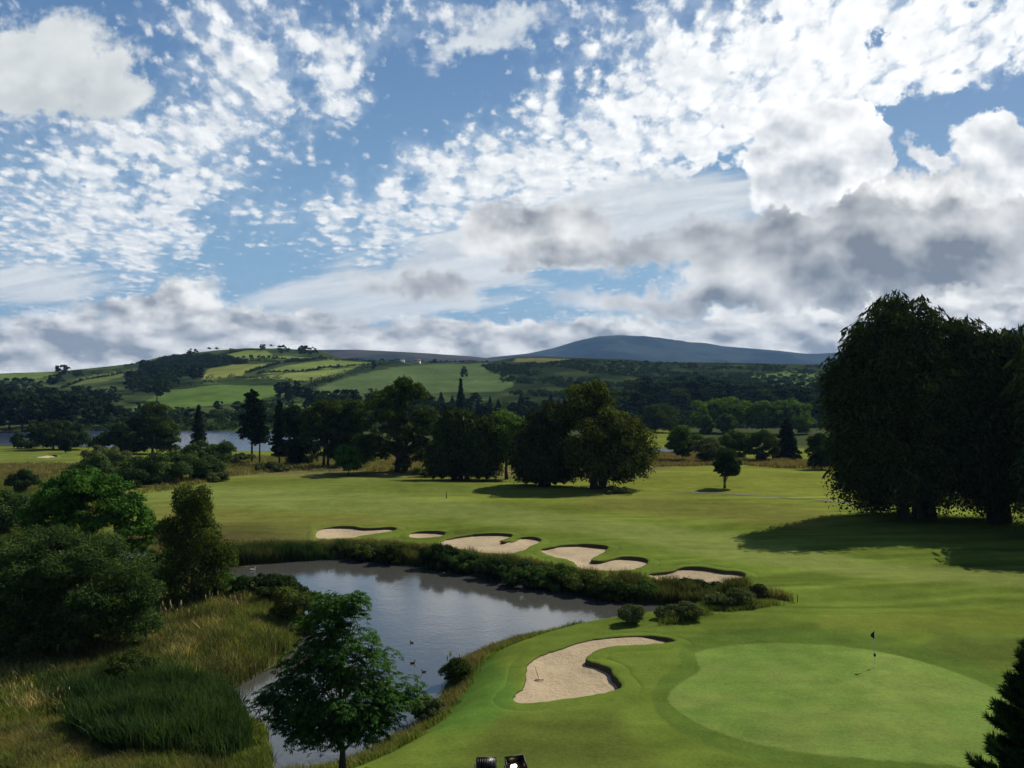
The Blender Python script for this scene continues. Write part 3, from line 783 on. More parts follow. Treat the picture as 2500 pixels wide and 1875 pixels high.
bunker('d', 'double lobed sand bunker with a hooked turf tongue above the far pond bank', 0.45, 0.12, 0.22)
bunker('e', 'long narrow sand bunker at the right end of the row beyond the pond', 0.45, 0.10, 0.19)
bunker('f', 'tiny sand bunker on the distant grass by the lake at the far left', 1.2, 0.2, 0.2)

def ribbon(name, pxs, w, mat, dz=0.012):
    X, Y, Z = at([p[0] for p in pxs], [p[1] for p in pxs]); P = np.stack([X, Y], 1)
    t = np.linspace(0, len(P) - 1, 160); P = np.stack([np.interp(t, range(len(P)), P[:, 0]), np.interp(t, range(len(P)), P[:, 1])], 1)
    for _ in range(8): P[1:-1] = (P[:-2] + P[1:-1] * 2 + P[2:]) / 4
    T = np.gradient(P, axis=0); T /= np.linalg.norm(T, axis=1, keepdims=True); N = np.stack([-T[:, 1], T[:, 0]], 1); V = []; 
    for o in (-1, -.5, 0, .5, 1):
        Q = P + N * w * o * (0.85 + 0.3 * fbm(np.arange(len(P)) * 0.3, np.full(len(P), o), 4)[:, None]); V.append(np.column_stack([Q, H(Q[:, 0], Q[:, 1]) + dz + 0.03]))
    m = len(P); V = np.vstack(V); i = np.arange(4)[:, None] * m; j = np.arange(m - 1)[None, :]
    Fq = np.stack([i + j, i + j + 1, i + m + j + 1, i + m + j], -1).reshape(-1, 4)[:, ::-1]
    return link(name, mesh_np(name, V, Fq, mat, True))
tag(ribbon('path', [(1640, 1200), (1680, 1201), (1790, 1206), (1900, 1213), (2010, 1222), (2080, 1230), (2200, 1236)], 0.7, 'path_grit'), kind='structure')

# ------------------------------------------------------------------ hills
def prof(P): 
    xs = [p[0] for p in P]; ys = [p[1] for p in P]
    return lambda v: np.interp(v, xs, ys)
RIDGE = prof([(-900, 935), (-300, 922), (0, 912), (140, 907), (250, 896), (330, 887), (400, 869), (470, 862), (530, 855), (600, 850), (690, 851), (790, 857), (821, 872), (900, 884), (954, 882), (1011, 886),
              (1062, 885), (1195, 884), (1260, 873), (1330, 872), (1450, 875), (1520, 877), (1600, 884), (1750, 885), (1900, 888), (2100, 892), (2400, 894), (3300, 900)])
RD = prof([(-900, 1250), (0, 1250), (600, 1500), (790, 1500), (900, 1350), (1250, 1400), (2000, 1500), (3300, 1500)])
D0 = 470.0
def hill_h(u, d):
    """u = photo column of the azimuth, d = distance"""
    d1 = RD(u); t = np.log(np.maximum(d, 1) / D0) / np.log(d1 / D0)
    py0 = HZ + (CZ + 4.6) / D0 * F; py = py0 + (RIDGE(u) - py0) * t
    w = (fbm(u / 130, d / 140, 61, 3) - 0.5) * 14 * sst(t, 0, 0.35) * sst(t, 1.0, 0.8)
    py = py + w
    z = CZ + (HZ - py) / F * d
    zr = CZ + (HZ - RIDGE(u)) / F * d1
    return np.where(t <= 1, z, zr - (d - d1) * 0.10 - (d - d1) ** 2 * 0.00006)
def hill_at(px, py):
    lo = np.full(np.shape(px), D0); hi = RD(np.asarray(px, float)) * 1.0; px = np.asarray(px, float); py = np.asarray(py, float)
    py = np.maximum(py, RIDGE(px) + 0.4)
    for _ in range(30):
        mid = (lo + hi) / 2; p = HZ - (hill_h(px, mid) - CZ) / mid * F
        lo = np.where(p > py, mid, lo); hi = np.where(p > py, hi, mid)
    d = (lo + hi) / 2; return (px - 1250) / F * d, d, hill_h(px, d)

FIELDS = [
    ([(315, 1002), (410, 952), (540, 940), (722, 942), (700, 968), (560, 985), (400, 1002)], (0.072, 0.120, 0.030)),
    ([(490, 930), (506, 901), (570, 889), (665, 890), (600, 908), (588, 917)], (0.150, 0.170, 0.045)),
    ([(632, 912), (700, 892), (800, 879), (908, 885), (880, 893), (780, 901), (660, 913)], (0.120, 0.155, 0.042)),
    ([(596, 926), (650, 917), (770, 905), (868, 896), (830, 913), (770, 932), (650, 924)], (0.128, 0.160, 0.044)),
    ([(536, 868), (600, 854), (650, 856), (668, 868), (768, 873), (775, 877), (660, 879), (600, 878)], (0.115, 0.155, 0.040)),
    ([(742, 967), (800, 937), (870, 915), (960, 897), (1100, 889), (1195, 887), (1190, 905), (1240, 915), (1255, 940), (1225, 956), (1100, 957), (950, 972), (800, 977)], (0.066, 0.098, 0.036)),
    ([(-900, 930), (0, 914), (100, 908), (142, 914), (110, 932), (0, 930)], (0.085, 0.120, 0.035)),
    ([(148, 945), (205, 918), (330, 902), (352, 905), (260, 930)], (0.085, 0.105, 0.035)),
    ([(640, 1003), (680, 988), (730, 986), (800, 990), (780, 1012), (650, 1020)], (0.070, 0.112, 0.030)),
    ([(195, 890), (300, 892), (380, 880), (400, 868), (330, 885), (230, 896)], (0.080, 0.105, 0.035)),
    ([(1830, 915), (1900, 910), (1900, 945), (1840, 940)], (0.085, 0.115, 0.032)),
    ([(1900, 905), (2050, 912), (1990, 950), (1880, 945)], (0.075, 0.108, 0.032)),
    ([(1255, 875), (1330, 873), (1400, 877), (1330, 885), (1255, 883)], (0.105, 0.105, 0.040)),
    ([(760, 1000), (960, 985), (960, 1003), (780, 1020)], (0.060, 0.095, 0.030))]

def build_hill():
    u = np.arange(-900, 3301, 5.0); t = np.concatenate([np.linspace(-0.05, 1.0, 300), np.linspace(1.01, 1.5, 20)])
    U, T = np.meshgrid(u, t); d = D0 * (RD(U) / D0) ** T
    z = hill_h(U, d); x = (U - 1250) / F * d
    px, py = proj(x, d, z); px = px.ravel(); py = py.ravel(); X = x.ravel(); Y = d.ravel()
    n1 = fbm(X / 40, Y / 60, 71, 5)[:, None]; n2 = fbm(X / 13, Y / 20, 73, 4)[:, None]
    c = lerp(np.array((0.028, 0.046, 0.018)), np.array((0.060, 0.082, 0.030)), sst(n1, 0.40, 0.66)) * (0.55 + 0.9 * n2)
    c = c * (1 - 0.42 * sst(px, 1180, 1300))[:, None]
    jx = px + (n2[:, 0] - 0.5) * 10; jy = py + (n2[:, 0] - 0.5) * 4
    for k, (P, col) in enumerate(FIELDS):
        col = tuple(v * 1.22 for v in col)
        sd = sd_region(jx, jy, P, 4); m = sst(sd, 1.2, -1.2)[:, None]
        c = lerp(c, np.array(col) * (0.86 + 0.28 * n1) * (0.92 + 0.16 * n2), m)
    nu, nt = len(u), len(t); i = np.arange(nt - 1)[:, None] * nu; j = np.arange(nu - 1)[None, :]
    Fq = np.stack([i + j, i + j + 1, i + nu + j + 1, i + nu + j], -1).reshape(-1, 4)
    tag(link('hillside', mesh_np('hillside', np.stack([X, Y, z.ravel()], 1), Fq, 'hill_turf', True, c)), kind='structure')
build_hill()

def far_ridge(name, P, d1, d0, base, cols, seed, u0, u1, rough=1.0, patches=()):
    u = np.arange(u0, u1, 4.0); t = np.concatenate([np.linspace(0, 1, 90), np.linspace(1.01, 1.10, 6)]); rp = prof(P)
    U, T = np.meshgrid(u, t); d = d0 + (d1 - d0) * T
    zr = CZ + (HZ - rp(U)) / F * d1
    s = np.where(T <= 1, sst(T, -0.35, 1.12) / sst(np.array(1.0), -0.35, 1.12), 1 - (T - 1) * 1.2)
    s = (s - 0.1) / 0.9
    x = (U - 1250) / F * d
    z = base + (zr - base) * s + (fbm(x / 420, d / 420, seed, 5) - 0.5) * (zr - base) * 0.30 * rough * sst(np.abs(T - 1), 0.0, 0.25) * sst(T, 0, 0.2)
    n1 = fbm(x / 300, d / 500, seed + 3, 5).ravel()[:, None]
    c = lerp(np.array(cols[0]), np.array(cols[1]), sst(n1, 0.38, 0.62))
    nu, nt = len(u), len(t); i = np.arange(nt - 1)[:, None] * nu; j = np.arange(nu - 1)[None, :]
    Fq = np.stack([i + j, i + j + 1, i + nu + j + 1, i + nu + j], -1).reshape(-1, 4)
    tag(link(name, mesh_np(name, np.stack([x.ravel(), d.ravel(), z.ravel()], 1), Fq, 'hill_turf', True, c)), kind='structure')
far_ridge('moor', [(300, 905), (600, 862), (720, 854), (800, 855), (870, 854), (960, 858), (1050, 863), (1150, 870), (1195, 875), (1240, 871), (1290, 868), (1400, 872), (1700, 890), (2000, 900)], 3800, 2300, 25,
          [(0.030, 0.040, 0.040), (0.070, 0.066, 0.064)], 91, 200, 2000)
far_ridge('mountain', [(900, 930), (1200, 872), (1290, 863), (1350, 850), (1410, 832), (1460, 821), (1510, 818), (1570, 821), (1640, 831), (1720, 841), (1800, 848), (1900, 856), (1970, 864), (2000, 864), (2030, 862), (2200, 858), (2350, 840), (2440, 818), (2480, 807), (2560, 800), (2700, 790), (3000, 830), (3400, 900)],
          8200, 5200, 30, [(0.018, 0.028, 0.034), (0.042, 0.056, 0.050)], 95, 700, 3400, 1.0)  # part of the distance haze is painted into these blue-dark slope colours

# ------------------------------------------------------------------ trees
def place_tree(name, label, cat, base, crown, trunk, group=None, parts=True):
    root = empty(name, base)
    tag(root, label, cat, group)
    if trunk is not None: link('trunk', trunk, root)
    link('crown', crown, root)
    return root

def px_frame(px, base_py):
    x, y, z = at1(px, base_py); return x, y, z, y / F          # metres per photo pixel at that distance

def env_from_px(rows, px0, z0, m, d):
    """rows (cx_px, cy_px, rx_px, rz_px, weight, depth_ratio) -> local metres around the trunk foot"""
    out = []
    for r in rows:
        cx, cy, rx, rz, w = r[:5]; dr = r[5] if len(r) > 5 else 0.9
        out.append(((cx - px0) * m, 0.0, CZ + (HZ - cy) * m - z0, rx * m, rx * m * dr, rz * m, w))
    return out

GROW = 1.16
def big_tree(label, px, base, rows, leaf, nclump, rc, nleaf, size, seed, trunks=1, tr=0.35, name='broadleaf_tree', cat='tree', droop=0.0, zmin=None, bark='bark',
             extra=None, outward=1.5, aspect=1.6, shell=0.82, trunk_px=None, nb=12, flat=0.8, cut=None, group=None):
    rng = np.random.default_rng(seed)
    x, y, z, m = px_frame(px, base)
    env = env_from_px([(r[0], r[1] + r[3] * 0.04, r[2] * (1.28 if 690 < px < 1500 and base < 1200 else GROW), r[3] * 1.08) + tuple(r[4:]) for r in rows], px, z, m, y)
    cl = clumps_in(env, int(nclump * 1.25), rc * 1.30, rng, shell + 0.08, zmin, cut)
    V, Q = crown_leaves(cl, int(nleaf * 1.25), size, rng, droop, flat, outward, aspect)
    lo = 0.12 if zmin is None or zmin < 0.6 else 0.3
    V[:, 2] = np.maximum(V[:, 2], lo)
    if extra is not None:
        V2 = extra(rng, m, z); Q = np.vstack([Q, np.arange(len(V2)).reshape(-1, 4) + len(V)]); V = np.vstack([V, V2])
    crown = mesh_np('crown', V, Q, 'leaf_' + leaf)
    h = max(c[2] + c[3] for c in cl)
    trunk = trunk_mesh('trunk', h * 0.86, tr, cl, rng, nb, bark, trunks)
    return place_tree(name, label, cat, (x, y, z), crown, trunk, group)

# --- the great beeches on the right
def streaks(env_clumps, n, ln, w, rng, out=0.6):
    """hanging sprays on the outside of the crown"""
    cl = env_clumps; i = rng.integers(0, len(cl), n); d = unit(rng, n); d[:, 2] = np.abs(d[:, 2]) * 0.6
    C = cl[i, :3] + d * cl[i, 3:4] * 1.02
    A = d * out + np.array([0, 0, -0.75]) + rng.normal(size=(n, 3)) * 0.18
    N = np.cross(A, rng.normal(size=(n, 3)))
    return leaf_quads(C, N, np.full(n, ln) * (0.5 + rng.random(n)), ln / w, rng, A)[0]

def beech(label, px, base, rows, seed, nclump, nleaf, trunks, leaf='beech', rc=2.0, size=0.42, tr=0.75, zmin=0.9, spray=14000, name='beech_tree', droop=3.2):
    rng = np.random.default_rng(seed); x, y, z, m = px_frame(px, base)
    env = env_from_px(rows, px, z, m, y); cl = clumps_in(env, nclump, rc, rng, 0.90, zmin)
    V, Q = crown_leaves(cl, nleaf, size, rng, droop, 0.7, 1.3, 1.7, 0.5)
    V2 = streaks(cl, int(spray * 1.5), 0.75 * size / 0.42, 0.17 * size / 0.42, rng)
    V = np.vstack([V, V2]); Q = np.arange(len(V)).reshape(-1, 4); V[:, 2] = np.maximum(V[:, 2], 0.45 + 0.5 * np.sin(V[:, 0] * 1.7) ** 2)
    crown = mesh_np('crown', V, Q, 'leaf_' + leaf)
    trunk = trunk_mesh('trunk', max(cl[:, 2]) * 0.85, tr, cl, rng, 18, 'bark', trunks)
    return place_tree(name, label, 'tree', (x, y, z), crown, trunk)

beech('huge dark domed beech on the right, its foliage hanging almost to the grass', 2235, 1262,
      [(2195, 985, 165, 250, 3.2), (2195, 855, 135, 148, 1.8), (2105, 1000, 85, 180, 1.2), (2105, 1130, 70, 90, 0.8), (2300, 1010, 120, 220, 1.6), (2085, 930, 60, 120, 0.5), (2200, 1130, 165, 110, 1.5), (2330, 900, 95, 125, 1.2), (2390, 960, 85, 140, 1.2)],
      101, 620, 210000, 3, size=0.30)
beech('dark beech crowded against the domed one and cut by the right edge of the view', 2440, 1275,
      [(2450, 1000, 130, 205, 2.2), (2400, 900, 70, 90, 0.9), (2470, 1140, 140, 110, 1.2), (2390, 1100, 80, 120, 0.8), (2540, 960, 130, 170, 1.2), (2440, 900, 80, 90, 0.9)], 102, 450, 140000, 2, size=0.30)
beech('beech outside the right edge of the view, seen by its long shadow', 2600, 1318,
      [(2630, 1010, 140, 240, 3), (2630, 1180, 150, 130, 1.6)], 103, 300, 42000, 2, spray=3000)

# --- the line of trees across the middle
beech('wide black beech with a ragged skirt, between the green-topped tree and the tall oak', 1125, 1172,
      [(1105, 1085, 52, 72, 1.6), (1165, 1085, 55, 78, 1.6), (1080, 1120, 38, 45, 0.8), (1180, 1120, 45, 45, 0.8), (1125, 1030, 45, 28, 0.7)], 111, 230, 52000, 3, 'beech', 1.6, 0.34, 0.5, 1.0, 4500)
beech('dark copper tinged beech left of the spreading lime, foliage to the ground', 1330, 1186,
      [(1330, 1080, 66, 85, 2.0), (1300, 1125, 55, 52, 1.0), (1365, 1120, 50, 55, 1.0), (1350, 1020, 40, 34, 0.7)], 112, 240, 54000, 2, 'copper', 1.6, 0.34, 0.5, 1.0, 4500)
big_tree('broad spreading lime with an olive top at the right end of the tree line', 1460, 1192,
         [(1450, 1060, 75, 92, 2.2), (1500, 1080, 70, 85, 1.6), (1440, 975, 46, 38, 0.9), (1545, 1060, 34, 24, 0.5), (1480, 1135, 78, 46, 1.1), (1400, 1010, 40, 34, 0.6), (1530, 1110, 50, 50, 0.8)],
         'lime', 190, 1.45, 40000, 0.40, 113, 2, 0.65, 'lime_tree', zmin=1.4, droop=0.8, cut=None)
big_tree('tall open crowned oak with gaps of light, in the centre of the tree line', 980, 1152,
         [(970, 1000, 62, 56, 1.6), (1000, 1060, 72, 60, 1.6), (930, 1060, 50, 52, 1.0), (985, 955, 28, 18, 0.5), (1045, 1040, 42, 46, 0.8), (905, 1090, 28, 32, 0.5), (1010, 1130, 60, 16, 0.5), (950, 1110, 40, 26, 0.4)],
         'oak', 95, 1.35, 24000, 0.46, 114, 2, 0.55, 'oak_tree', zmin=1.2, nb=22, shell=0.95)
big_tree('bright green crowned tree squeezed between two dark beeches', 1237, 1170,
         [(1240, 1045, 38, 36, 1.5), (1240, 1090, 34, 50, 1.0)], 'bright', 60, 1.4, 14000, 0.40, 115, 1, 0.35, zmin=4.0)
big_tree('tall dark maple right of the round headed tree in the tree line', 850, 1140,
         [(858, 1030, 34, 58, 1.6), (850, 1090, 42, 46, 1.0), (885, 1075, 32, 55, 0.9)], 'oak', 95, 1.3, 18000, 0.42, 116, 1, 0.4, zmin=1.5)
big_tree('round headed broadleaf with a see-through base, left of the tall dark maple', 795, 1140,
         [(790, 1025, 44, 46, 1.6), (800, 1075, 40, 48, 1.0), (770, 1050, 26, 40, 0.4)], 'oak', 70, 1.3, 16000, 0.44, 117, 2, 0.32, zmin=2.5)
big_tree('dense dark yew shaped column in the left part of the tree line', 728, 1135,
         [(725, 1070, 34, 62, 1.6), (740, 1100, 34, 36, 1.0), (715, 1030, 22, 34, 0.5)], 'conifer', 75, 1.2, 16000, 0.40, 118, 1, 0.35, 'yew_tree', zmin=0.6, droop=0.5)
big_tree('small leafy young tree standing out in front of the dark tree line', 852, 1160,
         [(852, 1122, 30, 32, 1.6), (848, 1105, 18, 20, 0.7)], 'sycamore', 40, 0.8, 9000, 0.34, 119, 1, 0.13, zmin=1.2)
big_tree('lone small dark maple with an egg shaped crown on the open fairway', 1769, 1192,
         [(1772, 1130, 25, 30, 1.6), (1776, 1150, 28, 18, 0.7), (1770, 1112, 14, 15, 0.4)], 'dark', 48, 0.75, 11000, 0.30, 120, 2, 0.12, zmin=2.3, nb=14)
big_tree('pale feathery willow beyond the big tree by the left lake arm', 372, 1108,
         [(375, 1050, 40, 58, 1.6), (400, 1070, 32, 42, 1.0), (365, 1085, 45, 24, 0.8), (380, 1000, 20, 14, 0.4)], 'oak', 70, 1.7, 17000, 0.55, 121, 1, 0.4, zmin=1.0)
big_tree('dark rounded tree right of the small pointed tree by the lake', 295, 1108,
         [(320, 1070, 42, 42, 1.4), (280, 1085, 50, 26, 1.2)], 'dark', 60, 1.7, 14000, 0.55, 122, 1, 0.4, zmin=0.8)
big_tree('dense dark tree clump standing behind the small pointed tree at far left', 130, 1097,
         [(130, 1062, 48, 30, 1.4), (185, 1070, 32, 30, 0.8)], 'dark', 60, 1.8, 14000, 0.6, 123, 1, 0.4, zmin=0.8)
big_tree('small pointed columnar tree beside the far left bunker', 161, 1106, [(161, 1088, 10, 16, 1.5), (161, 1078, 6, 14, 0.6)], 'conifer', 20, 0.7, 3500, 0.34, 124, 1, 0.12, 'columnar_tree', zmin=0.7)
big_tree('low dark bush against the lake at the far left', 45, 1095, [(46, 1076, 13, 15, 1), (72, 1086, 12, 8, 0.5)], 'dark', 20, 1.2, 4000, 0.5, 125, 1, 0.2, 'bush', 'bush', zmin=0.3)

# --- conifers: drooping whorls
def conifer_mesh(h, w, seed, bare=0.25, size=0.4, n=7000, ragged=0.5, taper=0.8):
    rng = np.random.default_rng(seed); cl = []
    k = int(16 + h); tip = []
    for i in range(k):
        t = i / (k - 1); z = h * (bare + (1 - bare) * t)
        for j in range(6):
            if rng.random() < 0.2 * ragged: continue
            a = rng.random() * 6.283; L = w / 2 * (1 - t) ** taper * (1 - ragged * 0.6 + ragged * 0.9 * rng.random()) + 0.15
            for s in (0.3, 0.6, 0.9): tip.append((math.cos(a) * L * s, math.sin(a) * L * s, z - 0.22 * L * s, 0.30 + 0.16 * L * (1.1 - 0.6 * s)))
    cl = np.array(tip); V, Q = crown_leaves(cl, n, size, rng, 0.25, 0.45, 0.5, 2.2, 0.8)
    b = MB(); b.tube([(0, 0, -0.3), (0.05, 0, h * 0.4), (0, 0.05, h * 0.97)], [h * 0.016, h * 0.011, 0.03], 7)
    for q in cl[::9]: b.tube([(0, 0, q[2] + 0.1), tuple(q[:3])], [0.05, 0.02], 4)
    return V, Q, b
def conifer(label, px, base, top, wpx, seed, leaf='conifer', name='conifer_tree', **kw):
    x, y, z, m = px_frame(px, base); h = CZ + (HZ - top) * m - z
    V, Q, b = conifer_mesh(h, wpx * m, seed, **kw)
    return place_tree(name, label, 'tree', (x, y, z), mesh_np('crown', V, Q, 'leaf_' + leaf), b.mesh('trunk', 'bark'))
conifer('left one of the pair of tall pines with bare lower trunks before the lake', 615, 1130, 952, 66, 131, name='pine_tree', bare=0.38, n=9000, ragged=1.3, taper=0.35, size=0.5)
conifer('right one of the pair of tall pines with bare lower trunks before the lake', 634, 1131, 985, 54, 132, name='pine_tree', bare=0.38, n=7000, ragged=1.3, taper=0.35, size=0.5)
conifer('thin straggly fir just right of the pair of bare trunked pines', 682, 1138, 978, 44, 133, name='fir_tree', bare=0.2, n=7000, ragged=1.0, taper=0.6, size=0.5)
conifer('slim spruce rising from the bushes in front of the lake', 485, 1105, 990, 40, 134, name='spruce_tree', bare=0.15, n=6000, ragged=0.6, taper=0.8, size=0.6)
conifer('spire topped spruce standing above the woodland behind the oak', 1125, 1045, 925, 28, 136, name='spruce_tree', bare=0.1, n=5000, ragged=0.4, size=0.9)

# --- bushes and small trees of the middle distance
def bush(label, px, base, rows, leaf, n, size, seed, rc=1.1, k=30, name='bush', cat='bush', droop=0.0, tr=0.12, zmin=0.25, outward=1.5, aspect=1.6):
    rows = [(r[0], r[1] - r[3] * 0.06, r[2] * 1.14, r[3] * 1.06) + tuple(r[4:]) for r in rows]; n = int(n * 1.2)
    return big_tree(label, px, base, rows, leaf, k, rc, n, size, seed, 1, tr, name, cat, droop, zmin, nb=8, outward=outward, aspect=aspect)
bush('dark wide willow bush, leftmost of the thicket beside the left fairway', 240, 1182, [(235, 1150, 42, 30, 1), (280, 1155, 30, 28, .8)], 'willow', 13000, 0.30, 141, k=45)
bush('big round willow bush in the middle of the thicket beside the left fairway', 400, 1178, [(400, 1142, 62, 34, 1.4), (350, 1158, 40, 26, .7)], 'willow', 17000, 0.30, 142, k=60)
bush('dark green bush behind the thicket, directly below the slim spruce', 500, 1145, [(500, 1115, 44, 28, 1), (540, 1110, 26, 24, .6)], 'willow', 12000, 0.32, 143, k=40)
bush('round willow bush at the right end of the thicket, on the fairway edge', 500, 1170, [(500, 1146, 32, 26, 1)], 'willow', 9000, 0.28, 144, k=30)
bush('flat grey green shrub on the turf right of the willow thicket', 535, 1175, [(535, 1165, 26, 8, 1)], 'scrub', 4000, 0.25, 145, 0.5, 20)
bush('narrow dark bush in a dip between the thicket shrubs', 330, 1190, [(330, 1165, 22, 24, 1), (300, 1172, 18, 16, .5)], 'dark', 6000, 0.3, 146, k=24)
bush('pale scrubby bush behind the willow thicket near the far bunker', 250, 1130, [(245, 1108, 34, 18, 1), (290, 1118, 26, 12, .6)], 'scrub', 8000, 0.36, 147, k=30)
bush('small purple grey shrub left of the sycamore by the marsh', 60, 1205, [(62, 1176, 28, 20, 1)], 'dark', 6000, 0.22, 148, 0.8, 24)
bush('bush on rising grass at the left edge of the view', 10, 1310, [(12, 1255, 58, 50, 1), (-30, 1280, 50, 50, 1)], 'willow', 14000, 0.22, 149, 0.9, 50)
bush('leaning shrub with a pointed top at the left end of the shrubs by the mere', 1668, 1128, [(1668, 1085, 32, 36, 1), (1655, 1060, 14, 18, .4)], 'mid', 10000, 0.36, 151, k=30)
bush('low grey green shrub second from the left by the mere', 1730, 1130, [(1730, 1100, 28, 26, 1)], 'scrub', 8000, 0.34, 152, k=25)
bush('rounded green shrub directly behind the lone fairway maple', 1795, 1124, [(1795, 1088, 36, 30, 1)], 'mid', 10000, 0.36, 153, k=30)
bush('dark shrub right of the lone fairway maple', 1862, 1128, [(1862, 1090, 28, 34, 1)], 'oak', 9000, 0.36, 154, k=30)
conifer('squat dark spruce between the shrubs and the domed bush', 1920, 1122, 1025, 74, 155, name='spruce_tree', bare=0.03, n=9000, ragged=0.4, size=0.55, taper=0.7)
bush('dense dark domed evergreen bush just left of the huge beech', 2005, 1147, [(2005, 1108, 33, 36, 1.4), (2005, 1082, 20, 18, .5)], 'dark', 14000, 0.28, 156, 0.9, 50, droop=0.4)
bush('pale bramble heap at the foot of the spreading lime', 1500, 1205, [(1515, 1200, 34, 7, 1)], 'scrub', 4500, 0.2, 157, 0.45, 18)
bush('low grey shrub under the oak and the black beech', 1040, 1162, [(1040, 1154, 26, 9, 1)], 'scrub', 4000, 0.24, 158, 0.5, 18)
bush('low shrub beneath the pair of bare trunked pines', 590, 1135, [(595, 1122, 30, 12, 1)], 'scrub', 5000, 0.3, 159, 0.6, 20)
bush('tangled low scrub at the foot of the yew shaped column', 700, 1150, [(665, 1142, 38, 9, 1)], 'scrub', 5000, 0.28, 160, 0.6, 20)

# ------------------------------------------------------------------ foreground trees
def fg_tree(label, px, base, rows, leaf, nclump, rc, nleaf, size, seed, **kw): return big_tree(label, px, base, rows, leaf, nclump, rc, nleaf, size, seed, **kw)
fg_tree('bushy bright green sycamore above the great willow at the left', 215, 1420,
        [(150, 1215, 62, 52, 1.2), (225, 1230, 90, 72, 2.0), (300, 1270, 66, 70, 1.2), (120, 1270, 50, 50, .8), (190, 1180, 50, 30, .7), (340, 1310, 34, 50, .5)],
        'sycamore', 130, 0.78, 30000, 0.24, 201, tr=0.22, name='sycamore_tree', zmin=1.5, nb=20)
fg_tree('great dark willow filling the left edge, rounded and dense to the ground', 130, 1605,
        [(80, 1440, 150, 150, 2.0), (200, 1440, 130, 130, 1.6), (280, 1500, 90, 95, 1.0), (0, 1480, 140, 140, 1.4), (-120, 1470, 150, 150, 1.2), (160, 1350, 100, 60, .8), (330, 1440, 50, 60, .4), (60, 1530, 170, 90, 1.2)],
        'willow', 420, 0.72, 150000, 0.135, 202, tr=0.3, name='willow_tree', zmin=0.3, nb=20, aspect=3.0, outward=0.5, trunks=3)
fg_tree('slender birch with drooping wispy top at the left end of the pond', 470, 1487,
        [(470, 1400, 74, 80, 1.8), (480, 1320, 52, 70, 1.2), (470, 1250, 36, 50, .7), (445, 1215, 16, 26, .22), (495, 1220, 22, 30, .3), (415, 1300, 26, 30, .4), (530, 1360, 34, 60, .6)],
        'birch', 135, 0.60, 42000, 0.14, 203, tr=0.16, name='birch_tree', zmin=0.3, nb=22, droop=0.8, aspect=1.8, outward=0.4, bark='bark_pale')
bush('dark glossy alder shrub on the marsh beside the birch', 655, 1475, [(655, 1438, 62, 30, 1.3), (700, 1450, 34, 24, .7)], 'dark', 15000, 0.16, 204, 0.5, 60)
bush('yellow green shrub between the great willow and the birch', 380, 1470, [(380, 1405, 46, 60, 1.2), (350, 1430, 40, 40, .8)], 'mid', 14000, 0.15, 205, 0.5, 60)
bush('bright shrub at the right foot of the birch', 545, 1470, [(550, 1440, 40, 34, 1)], 'sycamore', 9000, 0.15, 206, 0.42, 40)
bush('brown green sallow leaning over the pond behind the chestnut', 745, 1545, [(735, 1500, 44, 50, 1.2), (700, 1480, 30, 34, .6)], 'birch', 13000, 0.14, 207, 0.45, 55)
bush('small rounded willow shrub in the narrow end of the pond', 1543, 1520, [(1543, 1502, 21, 16, 1)], 'scrub', 8000, 0.11, 208, 0.32, 40)
bush('grey green willow shrub on the near bank, right of the rounded one', 1655, 1508, [(1640, 1494, 30, 11, 1), (1680, 1490, 28, 14, 1)], 'scrub', 8000, 0.11, 209, 0.26, 50)
bush('pale willow shrub at the tip of the pond', 1785, 1482, [(1760, 1466, 30, 14, 1.2), (1805, 1462, 28, 19, 1)], 'scrub', 11000, 0.12, 210, 0.36, 50)
bush('dark bush on the far bank where the pond narrows', 1690, 1452, [(1690, 1440, 62, 16, 1.2), (1640, 1446, 40, 10, .5)], 'dark', 12000, 0.15, 211, 0.42, 60)
bush('dead looking dark shrub at the right end of the far bank', 1855, 1468, [(1852, 1452, 16, 20, 1.2)], 'copper', 4000, 0.13, 212, 0.3, 22)
bush('low bush hanging over the water on the near right bank', 1112, 1668, [(1115, 1640, 26, 26, 1)], 'oak', 8000, 0.10, 213, 0.28, 36)
bush('pale tussock bush at the water on the lower right bank', 1050, 1758, [(1050, 1735, 30, 24, 1)], 'scrub', 8000, 0.10, 214, 0.26, 36)
bush('dark bush amid yellow grass in the marsh centre', 330, 1690, [(325, 1640, 44, 42, 1.2), (270, 1670, 34, 28, .6)], 'oak', 14000, 0.11, 215, 0.36, 60)
for k, (px, py, rx, rz, lf, lab) in enumerate([(960, 1352, 34, 22, 'oak', 'tall weedy bush on the far bank under the smallest bunker'), (1075, 1362, 46, 24, 'dark', 'dark bush on the far bank in front of the wide bunker'),
        (1215, 1385, 40, 20, 'dark', 'bush on the far bank between two bunkers'), (1290, 1400, 60, 26, 'willow', 'green bush on the far bank, left of the double lobed bunker'),
        (1360, 1410, 54, 26, 'mid', 'brightest green bush on the far bank below the double lobed bunker'), (1500, 1440, 44, 18, 'oak', 'bush at the far waterline left of the narrow bunker'),
        (1140, 1372, 30, 20, 'mid', 'yellow green bush on the far bank under the right lobe of the wide bunker'), (1425, 1424, 34, 16, 'birch', 'olive bush low on the far bank under the hooked tongue bunker'),
        (890, 1345, 30, 13, 'birch', 'low olive bush on the far bank right of the leftmost bunker'), (1575, 1440, 26, 15, 'mid', 'small light green bush by the left tip of the narrow bunker')]):
    bush(lab, px, py + 24, [(px, py + 2, rx, rz, 1)], lf, 8000, 0.16, 230 + k, 0.42, 40)

